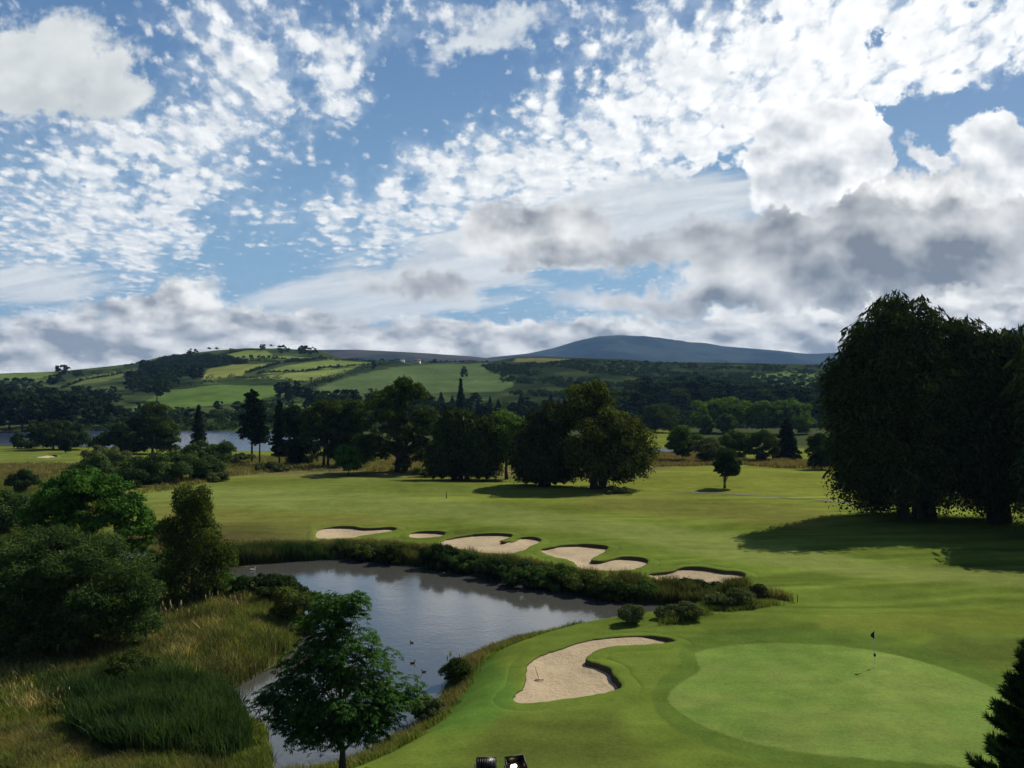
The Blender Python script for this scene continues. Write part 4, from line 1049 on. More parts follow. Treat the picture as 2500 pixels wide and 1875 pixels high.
# --- the young horse chestnut in front: five-fingered leaves
def chestnut():
    rng = np.random.default_rng(301); d = 45.0; px0 = 836
    x = (px0 - 1250) / F * d; z = float(H(x, d)); m = d / F
    rows = [(830, 1500, 60, 42, .7), (800, 1545, 66, 50, .9), (830, 1600, 95, 60, 1.5), (740, 1640, 80, 40, 1.0), (900, 1640, 80, 55, 1.2), (960, 1690, 60, 45, .8), (830, 1700, 130, 60, 1.8), (700, 1720, 70, 45, .9), (930, 1740, 70, 45, .8),
            (800, 1775, 120, 45, 1.3), (720, 1760, 65, 40, .8), (880, 1780, 75, 40, .8), (650, 1715, 24, 18, .15), (865, 1470, 22, 22, .2), (1005, 1680, 18, 18, .12)]
    env = env_from_px(rows, px0, z, m, d); cl = clumps_in(env, 320, 0.62, rng, 0.97, 0.9)
    n = 9500; i = rng.choice(len(cl), n, p=cl[:, 3] ** 2 / (cl[:, 3] ** 2).sum()); dr = unit(rng, n); dr[:, 2] = np.abs(dr[:, 2]) * 0.8 - 0.1
    C = cl[i, :3] + dr * cl[i, 3:4]; out = C.copy(); out[:, 2] = 0; out /= np.linalg.norm(out, axis=1, keepdims=True) + 1e-6
    up = np.array([0, 0, 1.0]) + 0.35 * out + rng.normal(size=(n, 3)) * 0.25; up /= np.linalg.norm(up, axis=1, keepdims=True)
    a = np.cross(up, rng.normal(size=(n, 3))); a /= np.linalg.norm(a, axis=1, keepdims=True); b = np.cross(up, a); VV = []
    L = 0.20 * (0.75 + 0.5 * rng.random(n))[:, None]
    for k in range(6):
        w = 2 * math.pi * (k / 7.0) + rng.normal(size=(n, 1)) * 0.1; f = a * np.cos(w) + b * np.sin(w); s = np.cross(up, f); ll = L * (1.0 if k in (2, 3, 4) else 0.8)
        drp = -0.25 - 0.3 * rng.random((n, 1))
        p0 = C; p1 = C + f * ll * 0.62 + s * ll * 0.20 + np.array([0, 0, 1]) * drp * ll * 0.3; p2 = C + f * ll + np.array([0, 0, 1]) * drp * ll; p3 = C + f * ll * 0.62 - s * ll * 0.20 + np.array([0, 0, 1]) * drp * ll * 0.3
        VV.append(np.stack([p0, p1, p2, p3], 1))
    V = np.concatenate(VV, 1).reshape(-1, 3); Q = np.arange(len(V)).reshape(-1, 4)
    t = trunk_mesh('trunk', 7.2, 0.17, cl, rng, 34)
    place_tree('chestnut_tree', 'young horse chestnut with big hand shaped leaves in front of the pond', 'tree', (x, d, z), mesh_np('crown', V, Q, 'leaf_chestnut'), t)
chestnut()

# --- pine top in the lower right corner, needle tufts on up-turned twigs
def near_pine():
    rng = np.random.default_rng(311); d = 23.0; px0 = 2555; x = (px0 - 1250) / F * d; z = float(H(x, d)); m = d / F
    top = CZ + (HZ - 1600) * m - z; b = MB(); b.tube([(0, 0, -0.3), (0, 0, top * 0.5), (0.02, 0, top)], [0.2, 0.13, 0.02], 8); tips = []
    for i in range(30):
        t = i / 29; hz = top * (0.22 + 0.78 * t)
        for j in range(7):
            a = j * 0.9 + i * 1.7 + rng.normal() * 0.15; L = 0.25 + 3.5 * (1 - t) ** 0.9 * (0.45 + 0.70 * rng.random())
            e = np.array((math.cos(a) * L, math.sin(a) * L, hz + 0.10 * L)); mid = np.array((math.cos(a) * L * .5, math.sin(a) * L * .5, hz - 0.05 * L))
            b.tube([(0, 0, hz), tuple(mid), tuple(e)], [0.035, 0.022, 0.010], 5)
            for s in np.arange(0.3, 1.01, 0.10):
                p = (mid * (1 - (s - .5) * 2) + e * (s - .5) * 2) if s > .5 else mid * s * 2 + np.array((0, 0, hz)) * (1 - s * 2)
                for side in (-1, 1, 0) if s > .45 else (-1, 1):
                    dr = np.array((math.cos(a + side * 0.8), math.sin(a + side * 0.8), 0.55 + 0.4 * rng.random())); dr /= np.linalg.norm(dr); q = p + dr * (0.22 + 0.20 * rng.random())
                    b.tube([tuple(p), tuple(q)], [0.007, 0.004], 3); tips.append((p, q))
    N = 44; P = np.array([t[0] for t in tips]); Qe = np.array([t[1] for t in tips]); n = len(P)
    u = rng.random((n, N)) ** 0.7; C = P[:, None] * (1 - u[..., None]) + Qe[:, None] * u[..., None]; ax = (Qe - P)[:, None] + 0 * C; ax /= np.linalg.norm(ax, axis=2, keepdims=True)
    dr = ax * 0.8 + unit(rng, n * N).reshape(n, N, 3) * 0.75; C = (C + dr * 0.04).reshape(-1, 3); dr = dr.reshape(-1, 3)
    V, Q = leaf_quads(C, np.cross(dr, rng.normal(size=dr.shape)), np.full(len(C), 0.105), 11.0, rng, dr)
    place_tree('pine_tree', 'dark pine reaching into the lower right corner in front of the green', 'tree', (x, d, z), mesh_np('crown', V, Q, 'leaf_pine'), b.mesh('trunk', 'bark'))
near_pine()

# ------------------------------------------------------------------ tall grasses and reeds (nobody could count the blades)
def sample_poly(P, n, rng):
    P = np.array(P); lo, hi = P.min(0), P.max(0); out = np.zeros((0, 2))
    while len(out) < n:
        q = lo + rng.random((n * 2, 2)) * (hi - lo); out = np.vstack([out, q[inpoly(q[:, 0], q[:, 1], P)]])
    return out[:n]
def blades(name, label, cat, Ppx, n, hgt, w, mat, seed, clump=0.5, lean=0.25, wade=False, tipw=0.15, mind=-0.1, level=None, maxd=1e7):
    rng = np.random.default_rng(seed)
    if level is None: X, Y, _ = at([p[0] for p in Ppx], [p[1] for p in Ppx]); P = list(zip(X, Y))
    else: P = [plane_at(a, b, level) for a, b in Ppx]
    q = sample_poly(P, int(n * 1.5), rng)
    dens = fbm(q[:, 0] / 1.6, q[:, 1] / 1.6, seed, 3); q = q[dens > 0.30 + 0.35 * clump * rng.random(len(q))][:n]; 
    ed_ = -sdpoly(q[:, 0], q[:, 1], np.array(P)); q = q[rng.random(len(q)) < 0.15 + ed_ / 1.6]
    sd = sd_region(q[:, 0], q[:, 1], POND, 30); k = (sd > mind) & (sd < maxd)
    q = q[k]; n = len(q); dens = fbm(q[:, 0] / 2.2, q[:, 1] / 2.2, seed + 2, 3)
    z = H(q[:, 0], q[:, 1]); h = hgt * (0.55 + 0.9 * dens) * (0.6 + 0.6 * rng.random(n))
    if wade: z = np.maximum(z, POND_Z - 0.3)
    a = rng.random(n) * 6.283; wx, wy = np.cos(a) * w / 2, np.sin(a) * w / 2
    lx = (rng.normal(size=n) * lean - 0.10) * h; ly = rng.normal(size=n) * lean * h
    B = np.stack([q[:, 0], q[:, 1], z - 0.03], 1); one = np.ones(n)
    W = np.stack([wx, wy, 0 * one], 1); M1 = B + np.stack([lx * 0.3, ly * 0.3, h * 0.6], 1); T = B + np.stack([lx, ly, h], 1)
    V = np.stack([B - W, B + W, M1 + W * 0.9, M1 - W * 0.9, T + W * tipw, T - W * tipw], 1).reshape(-1, 3); i = np.arange(n)[:, None] * 6
    Q = np.vstack([i + np.array([0, 1, 2, 3]), i + np.array([3, 2, 4, 5])])
    tag(link(name, mesh_np(name, V, Q, 'blade_' + mat)), label, cat, kind='stuff')
blades('marsh_grass', 'tall yellow green marsh grass left of the pond', 'grass', [(-60, 1640), (200, 1590), (330, 1480), (560, 1460), (745, 1465), (752, 1560), (690, 1625), (590, 1675), (450, 1720), (330, 1750), (100, 1770), (-60, 1790)], 100000, 1.0, 0.045, 'marsh', 401, 0.8, 0.25)
blades('marsh_grass', 'dark rank grass tufts scattered through the marsh', 'grass', [(100, 1620), (560, 1480), (745, 1500), (740, 1600), (600, 1690), (380, 1740), (150, 1760)], 26000, 1.25, 0.04, 'sedge', 402, 1.0, 0.25)
blades('bank_grass', 'thin sedge between the reed bed and the open water at the bottom left', 'grass', [(560, 1740), (625, 1765), (660, 1800), (672, 1860), (660, 1980), (500, 1980), (520, 1860), (590, 1800)], 16000, 0.75, 0.04, 'marsh', 419, 0.4, 0.3, mind=-0.7, wade=True)
blades('marsh_grass', 'straw coloured dead grass mixed into the marsh', 'grass', [(-60, 1650), (330, 1500), (560, 1470), (745, 1475), (750, 1560), (590, 1670), (330, 1745), (-60, 1780)], 16000, 1.15, 0.035, 'straw', 418, 1.0, 0.35)
blades('reed_bed', 'bluish green reed bed at the lower left of the pond', 'reeds', [(170, 1720), (330, 1700), (480, 1700), (570, 1728), (605, 1778), (618, 1850), (540, 1880), (300, 1860), (170, 1800)], 46000, 1.7, 0.065, 'reed', 403, 0.8, 0.2, mind=-1.6, wade=True)
blades('reed_bed', 'dark reeds in the hollow left of the reed bed', 'reeds', [(90, 1680), (330, 1640), (480, 1690), (470, 1740), (300, 1790), (120, 1760)], 24000, 1.3, 0.04, 'reed', 404, 0.8, 0.2, mind=-1.2, wade=True)
blades('dry_grass', 'dry straw and reddish grass along the bottom left', 'grass', [(-80, 1760), (120, 1755), (330, 1830), (520, 1868), (700, 1880), (650, 1980), (-80, 1980)], 70000, 0.6, 0.03, 'hay', 405, 0.5, 0.3)
blades('dry_grass', 'green tufts among the dry grass at the bottom left', 'grass', [(-80, 1740), (200, 1760), (330, 1840), (560, 1872), (650, 1960), (-80, 1980)], 30000, 0.65, 0.03, 'marsh', 406, 0.9, 0.3)
blades('bank_reeds', 'dark brown green reeds along the far bank of the pond', 'reeds', [(545, 1392), (700, 1374), (810, 1364), (900, 1369), (1020, 1384), (1130, 1400), (1240, 1420), (1350, 1441), (1510, 1467), (1700, 1480), (1830, 1470), (1830, 1450), (1650, 1440), (1500, 1425), (1350, 1405), (1200, 1375), (1080, 1355), (900, 1344), (700, 1350), (540, 1364)], 110000, 1.5, 0.055, 'sedge', 407, 0.75, 0.2, mind=-0.9, wade=True)
blades('bank_reeds', 'taller green reeds at the left end of the far bank', 'reeds', [(545, 1392), (700, 1374), (860, 1366), (860, 1350), (700, 1356), (545, 1370)], 26000, 1.7, 0.05, 'reed', 408, 0.4, 0.15, mind=-0.9, wade=True)
blades('bank_grass', 'brown flowering grass on top of the far bank', 'grass', [(520, 1360), (760, 1338), (900, 1336), (1080, 1350), (1300, 1395), (1600, 1438), (1850, 1462), (1940, 1468), (1930, 1460), (1800, 1442), (1600, 1422), (1420, 1398), (1300, 1372), (1180, 1357), (1060, 1338), (900, 1322), (760, 1325), (520, 1335)], 60000, 0.75, 0.04, 'hay', 409, 0.8, 0.3)
_near = [(690, 1890), (770, 1886), (840, 1872), (935, 1825), (1015, 1775), (1075, 1715), (1108, 1655), (1122, 1622), (1172, 1600), (1275, 1565), (1375, 1542), (1500, 1530), (1615, 1520), (1700, 1490), (1830, 1475), (1940, 1466)]
_nearo = [(1945, 1472), (1840, 1484), (1720, 1500), (1640, 1528), (1500, 1540), (1380, 1552), (1280, 1577), (1190, 1612), (1160, 1660), (1110, 1735), (1050, 1790), (960, 1840), (860, 1885), (780, 1905), (700, 1910)]
blades('bank_grass', 'pinkish dry grass fringe along the near bank of the pond', 'grass', [(p[0] - 12, p[1] - 10) for p in _near] + _nearo, 34000, 0.45, 0.020, 'dry', 410, 0.9, 0.36, mind=-0.4, maxd=2.0)
blades('bank_grass', 'green weeds mixed in the near bank fringe', 'grass', [(p[0] - 14, p[1] - 12) for p in _near] + _nearo, 30000, 0.40, 0.035, 'marsh', 411, 0.6, 0.35, mind=-0.6, maxd=3.0)
blades('bank_grass', 'rough grass round the shrubs at the tip of the pond', 'grass', [(1610, 1518), (1640, 1508), (1665, 1496), (1720, 1480), (1880, 1470), (1930, 1464), (1940, 1474), (1840, 1488), (1730, 1502), (1650, 1524), (1600, 1528)], 18000, 0.5, 0.03, 'marsh', 417, 0.7, 0.35, mind=-0.6)
blades('meadow_grass', 'pale brown hay meadow before the lake at the far left', 'grass', [(-150, 1132), (205, 1134), (190, 1165), (60, 1180), (-150, 1180)], 30000, 0.6, 0.10, 'hay', 412, 0.5, 0.3)
blades('meadow_grass', 'rough grass under and between the trees of the middle line', 'grass', [(560, 1118), (760, 1108), (1180, 1112), (1240, 1150), (1050, 1158), (880, 1150), (700, 1152), (560, 1165), (470, 1190), (360, 1205), (300, 1205), (400, 1180)], 60000, 0.7, 0.10, 'hay', 413, 0.9, 0.3)
blades('meadow_grass', 'brown heathery meadow in front of the mere', 'grass', [(1560, 1106), (1700, 1108), (1800, 1124), (2060, 1130), (2060, 1147), (1900, 1143), (1800, 1135), (1600, 1140), (1560, 1130)], 40000, 0.9, 0.12, 'dry', 414, 0.6, 0.3)
blades('rough_grass', 'uncut rough between the sycamore and the willow thicket', 'grass', [(-100, 1180), (120, 1170), (300, 1215), (330, 1260), (200, 1330), (-100, 1330)], 50000, 0.7, 0.05, 'marsh', 415, 0.7, 0.3)
blades('rough_grass', 'uncut grass behind the reeds at the far left of the pond', 'grass', [(300, 1300), (520, 1318), (760, 1335), (740, 1350), (560, 1366), (480, 1400), (320, 1340)], 40000, 0.6, 0.045, 'hay', 416, 0.6, 0.3)

def plumes(label, spots, seed, hgt, mat='plume'):
    """spots: one tuft each, a handful of pale seed heads on stems"""
    rng = np.random.default_rng(seed)
    px, py, n, spread = spots; x, y, z = at1(px, py); b = MB()
    root = empty('plume_grass', (x, y, z)); tag(root, label, 'plant'); s = MB()
    for _ in range(n):
        ox, oy = rng.normal() * spread, rng.normal() * spread * 0.6; h = hgt * (0.8 + 0.4 * rng.random()); lx = rng.normal() * 0.2
        s.tube([(ox, oy, -0.1), (ox + lx * .4, oy, h * .6), (ox + lx, oy, h)], [0.012, 0.010, 0.006], 3)
        b.tube([(ox + lx * .9, oy, h * .86), (ox + lx, oy, h), (ox + lx * 1.15, oy, h * 1.16)], [0.015, 0.045, 0.008], 4)
    s.build('stems', 'blade_straw', root); b.build('seed_heads', 'blade_' + mat, root)
plumes('pale plumed reeds below the right foot of the great willow', (425, 1535, 16, 1.3), 421, 1.7)
plumes('pale plumed reeds at the foot of the birch', (520, 1505, 9, 0.9), 422, 1.7)
plumes('yellow plume tuft at the far left of the marsh', (60, 1745, 9, 0.35), 423, 1.5, 'straw')
plumes('rusty seed heads in the marsh left of the reed bed', (170, 1745, 12, 0.6), 424, 1.3)
plumes('tall thin stems leaning over the water on the near bank', (1108, 1660, 7, 0.35), 425, 1.7, 'straw')

# ------------------------------------------------------------------ trees of the far side: a few kinds, copied
def far_kind(seed, h, w, leaf, n, size, kind='round'):
    rng = np.random.default_rng(seed)
    if kind == 'conifer':
        V, Q, b = conifer_mesh(h, w, seed, bare=0.06, size=size, n=n, ragged=0.35, taper=0.9)
        return mesh_np('crown', V, Q, 'leaf_' + leaf), b.mesh('trunk', 'bark')
    env = {'round': [(0, 0, h * .58, w * .5, w * .5, h * .40, 2), (w * .12, 0, h * .45, w * .45, w * .45, h * .32, 1)],
           'wide': [(-w * .18, 0, h * .52, w * .34, w * .34, h * .40, 1), (w * .20, w * .1, h * .46, w * .32, w * .32, h * .36, 1), (0, 0, h * .35, w * .5, w * .45, h * .28, 1)],
           'tall': [(0, 0, h * .55, w * .42, w * .42, h * .44, 2), (w * .1, 0, h * .3, w * .45, w * .45, h * .26, 1)],
           'umbrella': [(0, 0, h * .84, w * .5, w * .5, h * .15, 2)]}[kind]
    cl = clumps_in(env, 34 if kind != 'umbrella' else 14, h * 0.105, rng, 0.92, h * 0.08 if kind != 'umbrella' else h * .6)
    V, Q = crown_leaves(cl, n, size, rng, 0, 0.75, 1.0, 1.4, 0.4)
    t = trunk_mesh('trunk', h * .7, h * 0.022, cl, rng, 5)
    return mesh_np('crown', V, Q, 'leaf_' + leaf), t
KIND = {}
for k, a in dict(r1=(11, 16, 15, 'far_dark', 2600, 1.0), r2=(12, 16, 13, 'far_mid', 2600, 0.95), r3=(13, 15, 16, 'dark', 2600, 1.0), w1=(14, 13, 19, 'far_dark', 2800, 1.0, 'wide'),
                 w2=(15, 12, 17, 'far_mid', 2600, 0.9, 'wide'), t1=(16, 20, 12, 'far_dark', 2600, 1.0, 'tall'), t2=(17, 20, 12, 'oak', 2600, 1.0, 'tall'), c1=(18, 18, 7, 'conifer', 1500, 1.0, 'conifer'),
                 c2=(19, 17, 6, 'conifer', 1300, 1.0, 'conifer'), u1=(20, 12, 9, 'far_dark', 700, 0.8, 'umbrella'), m1=(21, 14, 14, 'mid', 2600, 0.9), s1=(22, 7, 10, 'far_mid', 1500, 0.8, 'wide')).items(): KIND[k] = far_kind(*a)
_used = set()
def put_tree(kind, x, y, z, h, label, group, rz, name='far_tree', fat=1.0):
    base = {'r': 16, 'w': 13, 't': 20, 'c': 18, 'u': 12, 'm': 14, 's': 7}[kind[0]]; s = h / base
    cr, tr = KIND[kind]; root = empty(name, (x, y, z - 0.3 * s), rz); root.scale = (s * fat, s * fat, s)
    tag(root, label, 'tree', group); link('crown', cr, root)
    if y < 900: link('trunk', tr, root)
    return root
def land(px, py):
    """turf before the hill, hill beyond it"""
    if py > 1050: return at1(px, py)
    v = hill_at(np.array([px]), np.array([py])); return float(v[0][0]), float(v[1][0]), float(v[2][0])
def wood(P, n, kinds, h0, h1, label, group, seed, name='woodland_tree', fat=1.0):
    rng = np.random.default_rng(seed); q = sample_poly(P, n * 6, rng); got = []
    for a in q:                                    # spread them apart
        if all((a[0] - b[0]) ** 2 + ((a[1] - b[1]) * 2.2) ** 2 > (0.55 * math.sqrt(abs(poly_area(P)) * 2.2 / n)) ** 2 for b in got): got.append(a)
        if len(got) >= n: break
    for a in got:
        x, y, z = land(a[0], a[1])
        put_tree(kinds[rng.integers(len(kinds))], x, y, z, h0 + (h1 - h0) * rng.random(), label, group, rng.random() * 6.28, name, fat * (0.9 + 0.3 * rng.random()))
def poly_area(P):
    P = np.array(P); return 0.5 * np.sum(P[:, 0] * np.roll(P[:, 1], -1) - np.roll(P[:, 0], -1) * P[:, 1])

wood([(-60, 1012), (110, 1000), (200, 1020), (235, 1048), (80, 1054), (-60, 1056)], 30, ['r1', 't1', 'w1', 'r3'], 17, 24, 'tall dark tree in the wood on the far lake shore at the left', 'dark wood on the left lake shore', 501)
wood([(-40, 962), (60, 955), (200, 962), (310, 975), (325, 1003), (200, 1008), (-40, 1010)], 42, ['r1', 'w1', 't1', 'r3'], 9, 15, 'dark tree in the wood on the lower left slope above the lake', 'wood on the lower left slope', 502)
wood([(200, 1010), (330, 1006), (480, 1010), (480, 1047), (300, 1047), (215, 1045)], 28, ['w2', 'r2', 's1', 'w1'], 6, 11, 'tree in the mixed scrub wood behind the left trees, below the large green field', 'scrub wood under the large green field', 503)
wood([(300, 935), (400, 918), (470, 912), (500, 930), (410, 950), (320, 962)], 20, ['r1', 'w1', 'r3'], 14, 20, 'dark tree in the copse left of the large green hill field', 'copse beside the large green field', 504)
wood([(480, 1010), (700, 985), (760, 990), (790, 1030), (700, 1046), (480, 1047)], 26, ['r2', 'w2', 'r1', 's1'], 6, 10, 'tree on the lake shore slope behind the bare trunked pines', 'trees on the slope behind the pines', 505)
wood([(660, 975), (700, 958), (770, 978), (800, 1000), (700, 990)], 9, ['r1', 't1'], 12, 16, 'dark tree in the clump at the lower corner of the large green field', 'clump at the field corner', 506)
wood([(780, 1000), (1000, 995), (1060, 1010), (1060, 1046), (780, 1046)], 26, ['r1', 'w1', 't2', 'r3'], 12, 18, 'dark tree in the belt right behind the oak and the maple of the tree line', 'belt behind the tree line', 507)
wood([(1010, 975), (1250, 985), (1500, 992), (1500, 1035), (1250, 1030), (1040, 1020)], 52, ['c1', 'c2', 'c1', 't1'], 8, 11, 'dark conifer in the plantation above the two dark beeches', 'conifer plantation', 508, 'plantation_conifer', 1.7)
wood([(1060, 1035), (1480, 1035), (1500, 1050), (1060, 1052)], 16, ['r1', 'r3', 'w1', 't2'], 12, 16, 'dark broadleaf at the lower edge of the conifer plantation', 'broadleaves under the plantation', 509)
wood([(1440, 975), (1600, 968), (1850, 962), (2150, 975), (2150, 1040), (1880, 1015), (1640, 1010), (1440, 1040)], 50, ['r1', 'r3', 'w1', 't1', 't2'], 16, 24, 'dark tree in the wood on the lower slope left of the huge beech', 'dark wood left of the huge beech', 510, fat=1.45)

def mid_right(label, px, base, rows, leaf, n, seed, k=55, rc=2.2):
    return big_tree(label, px, base, rows, leaf, k, rc, n, 0.75, seed, 1, 0.35, 'woodland_tree', 'tree', 0, 1.0)
mid_right('wide sunlit green tree in the middle of the wood edge beyond the mere', 1765, 1056, [(1725, 1012, 44, 34, 1), (1785, 1008, 46, 38, 1.3)], 'bright', 12000, 521, 60)  # sunlit crowns along this edge: the sunlight is put into a brighter leaf colour
mid_right('dark green tree at the left end of the wood edge beyond the mere', 1600, 1056, [(1610, 1022, 48, 32, 1.2), (1580, 1035, 34, 22, .6)], 'oak', 10000, 522, 50)
mid_right('sunlit rounded tree left of the tree with the tallest dome by the beech', 1860, 1058, [(1860, 1020, 34, 34, 1)], 'bright', 8000, 523)
mid_right('domed sunlit green tree nearest the huge beech, at the wood edge', 1930, 1060, [(1930, 1015, 44, 38, 1.2), (1965, 1040, 22, 22, .4)], 'bright', 10000, 524)
mid_right('small ball shaped tree, left one of two on the grass beyond the mere', 1722, 1060, [(1722, 1036, 22, 20, 1)], 'mid', 5000, 525, 24, 1.3)
mid_right('small ball shaped tree, right one of two on the grass beyond the mere', 1775, 1060, [(1775, 1034, 20, 22, 1)], 'mid', 5000, 526, 24, 1.3)

# single trees of the hill, each one can be told apart
for px, base, hpx, kind, lab in [
    (151, 924, 30, 'r1', 'largest round tree on the left shoulder of the hill against the sky'), (190, 925, 21, 'r3', 'second round tree on the left shoulder of the hill against the sky'),
    (133, 945, 28, 'r1', 'round tree below the largest tree on the left shoulder of the hill'), (353, 905, 24, 'r1', 'round tree at the lower end of the dark ridge wood'),
    (397, 884, 12, 't1', 'small narrow tree on the skyline where the ridge wood begins'), (470, 869, 17, 'w1', 'spreading skyline tree above the ridge wood'),
    (512, 863, 13, 'u1', 'left one of two flat topped skyline pines on the hill'), (530, 863, 13, 'u1', 'right one of two flat topped skyline pines on the hill'),
    (565, 858, 8, 's1', 'tiny skyline bush right of the flat topped pines'), (643, 857, 15, 'r1', 'small round tree on the hill summit'),
    (664, 855, 12, 'u1', 'tiny flat topped pine between the round trees of the summit'), (691, 868, 24, 'r3', 'tall round tree on the summit right of the tiny pine'),
    (742, 870, 24, 'r1', 'left half of the merged pair of trees at the right of the summit'), (762, 871, 22, 'r3', 'right half of the merged pair of trees at the right of the summit'),
    (480, 933, 37, 'r1', 'big round tree at the left edge of the pale green field'), (383, 980, 54, 'r3', 'largest dark tree standing alone in the big green field'),
    (595, 877, 8, 'r1', 'leftmost little tree in the row across the top field'), (612, 877, 10, 'r1', 'second little tree in the row across the top field'), (637, 877, 11, 'w1', 'third little tree in the row across the top field'),
    (655, 877, 9, 'r1', 'fourth little tree in the row across the top field'), (672, 877, 9, 'w1', 'rightmost little tree in the row across the top field'),
    (825, 899, 9, 'r1', 'single little tree in the hedge between two pale fields'), (912, 903, 20, 't1', 'narrow tree where the hedge meets the farm'),
    (1133, 912, 16, 't1', 'upper one of two trees in the great centre field'), (1136, 925, 20, 'r1', 'lower one of two trees in the great centre field'),
    (758, 935, 12, 'u1', 'small flat topped tree in the hedge above the big green field'), (1062, 880, 9, 's1', 'bush on the skyline above the great centre field')]:
    x, y, z = land(px, base); put_tree(kind, x, y, z, hpx * y / F * 1.2, lab, None, px * 0.7, 'hill_tree', 1.15)

# ------------------------------------------------------------------ hedges, scrub, gorse
def strip_foliage(pts_px, hgt, wid, step, leaf, size, per, seed, gap=0.1):
    rng = np.random.default_rng(seed); P = [land(a, b) for a, b in pts_px]; C = []
    for a, b in zip(P[:-1], P[1:]):
        a, b = np.array(a), np.array(b); L = np.linalg.norm(b - a); n = max(2, int(L / step))
        for t in np.linspace(0, 1, n, endpoint=False):
            if rng.random() < gap: continue
            p = a * (1 - t) + b * t; r = hgt * (0.45 + 0.7 * rng.random() ** 2) * 0.6
            xx, yy = p[0] + rng.normal() * wid * .3, p[1] + rng.normal() * wid * .3
            zz = float(hill_h(1250 + F * xx / yy, yy)) if yy > D0 + 2 else float(H(xx, yy))
            C.append((xx, yy, zz + r * 0.6, r))
    C = np.array(C); V, Q = crown_leaves(C, per * len(C), size, rng, 0, 0.9, 1.0, 1.4, 0.4); return V, Q, P[0]
def hedge(label, pts, hgt, seed, leaf='far_dark', wid=2.0):
    V, Q, o = strip_foliage(pts, hgt, wid, hgt * 0.55, leaf, 0.9, 40, seed)
    o = np.array(o); tag(link('hedge', mesh_np('hedge', V - o, Q, 'leaf_' + leaf), None, tuple(o)), label, 'hedge', 'hedges between the hill fields')
for k, (pts, h, lab) in enumerate([
    ([(500, 932), (560, 926), (620, 928), (680, 931), (720, 934), (775, 934)], 8, 'thick hedge along the top of the large green hill field'),
    ([(325, 950), (400, 951), (470, 945), (540, 936)], 7, 'hedge running down left from the thick hedge to the copse'),
    ([(500, 900), (560, 889), (620, 884), (700, 886), (760, 880)], 6, 'hedge above the pale field in the middle of the left hill'),
    ([(600, 912), (640, 900), (680, 890), (735, 884), (800, 878)], 5, 'slanting hedge between the two palest hill fields'),
    ([(625, 915), (700, 909), (770, 904), (830, 897), (905, 890)], 4, 'thin dark hedge between the long narrow fields'),
    ([(745, 965), (780, 945), (830, 925), (880, 910), (930, 898), (985, 890)], 11, 'broad slanting hedge along the left side of the great centre field'),
    ([(700, 955), (740, 958), (770, 942), (815, 930)], 10, 'bushy end of the slanting hedge above the lake trees'),
    ([(536, 868), (600, 855), (650, 853)], 3, 'low hedge on the skyline of the summit field'),
    ([(560, 879), (640, 878), (700, 878), (775, 876)], 3, 'low hedge under the summit field'),
    ([(775, 874), (850, 880), (920, 884), (1010, 887)], 6, 'dark hedge on the ridge beside the farm'),
    ([(1010, 887), (1100, 885), (1195, 885)], 4, 'hedge on the ridge above the great centre field'),
    ([(200, 925), (260, 915), (330, 905)], 8, 'hedge with bushes right of the two round shoulder trees'),
    ([(50, 930), (110, 928), (160, 935)], 7, 'hedge below the left skyline field'),
    ([(305, 895), (330, 890), (345, 886)], 4, 'short hedge stub on the left skyline'),
    ([(150, 950), (200, 930), (300, 912), (345, 905)], 4, 'hedge under the upper left skyline strip'),
    ([(600, 985), (660, 988), (720, 975), (790, 978), (900, 975)], 8, 'wooded hedge along the foot of the fields')]):
    hedge(lab, pts, h, 600 + k)

def scrub_mass(name, label, P, n, r0, r1, leaf, size, per, seed, cat='scrub', thr=0.0, sc=60):
    rng = np.random.default_rng(seed); q = sample_poly(P, n * 3, rng)
    x, y, z = hill_at(q[:, 0], q[:, 1]); k = fbm(x / sc, y / (sc * 1.5), seed, 4) > thr; x, y = x[k][:n], y[k][:n]
    u = 1250 + F * x / y; z = hill_h(u, y); r = r0 + (r1 - r0) * rng.random(len(x)) ** 2
    V, Q = crown_leaves(np.stack([x, y, z + r * 0.25, r], 1), per * len(x), size, rng, 0, 0.8, 1.0, 1.4, 0.35)
    tag(link(name, mesh_np(name, V, Q, 'leaf_' + leaf)), label, cat, kind='stuff')
scrub_mass('distant_wood', 'far off dark ridge wood on the upper left hill', [(340, 902), (400, 880), (470, 872), (560, 874), (610, 886), (540, 895), (440, 903), (345, 918)], 260, 3.5, 8, 'far_dark', 1.6, 130, 701, 'wood')
scrub_mass('distant_wood', 'far off wood spread over the left shoulder of the hill', [(-200, 925), (60, 928), (150, 938), (60, 945), (-200, 960)], 110, 2, 5, 'far_dark', 1.4, 110, 702, 'wood')
scrub_mass('gorse', 'dark gorse and thorn scrub over the centre right hill', [(1250, 893), (1400, 880), (1700, 888), (2000, 894), (2250, 900), (2250, 975), (1800, 965), (1450, 978), (1250, 965), (1225, 935), (1215, 905)], 3800, 1.2, 4.6, 'gorse', 1.2, 34, 703, 'scrub', 0.42)
scrub_mass('gorse', 'gorse patches spilling into the great centre field', [(1170, 893), (1260, 888), (1280, 930), (1230, 925), (1200, 908)], 160, 1.5, 4, 'gorse', 1.2, 40, 704, 'scrub', 0.42)
scrub_mass('gorse', 'sparse bushes at the foot of the great centre field', [(830, 958), (940, 950), (1020, 955), (1000, 972), (860, 976)], 60, 1.0, 3.5, 'far_dark', 1.0, 40, 705, 'scrub', 0.5)
scrub_mass('shore_scrub', 'low scrub along the far lake shore', [(200, 1046), (480, 1044), (800, 1040), (1060, 1042), (1060, 1050), (480, 1051), (200, 1052)], 260, 1.2, 4.0, 'far_mid', 0.9, 60, 706)
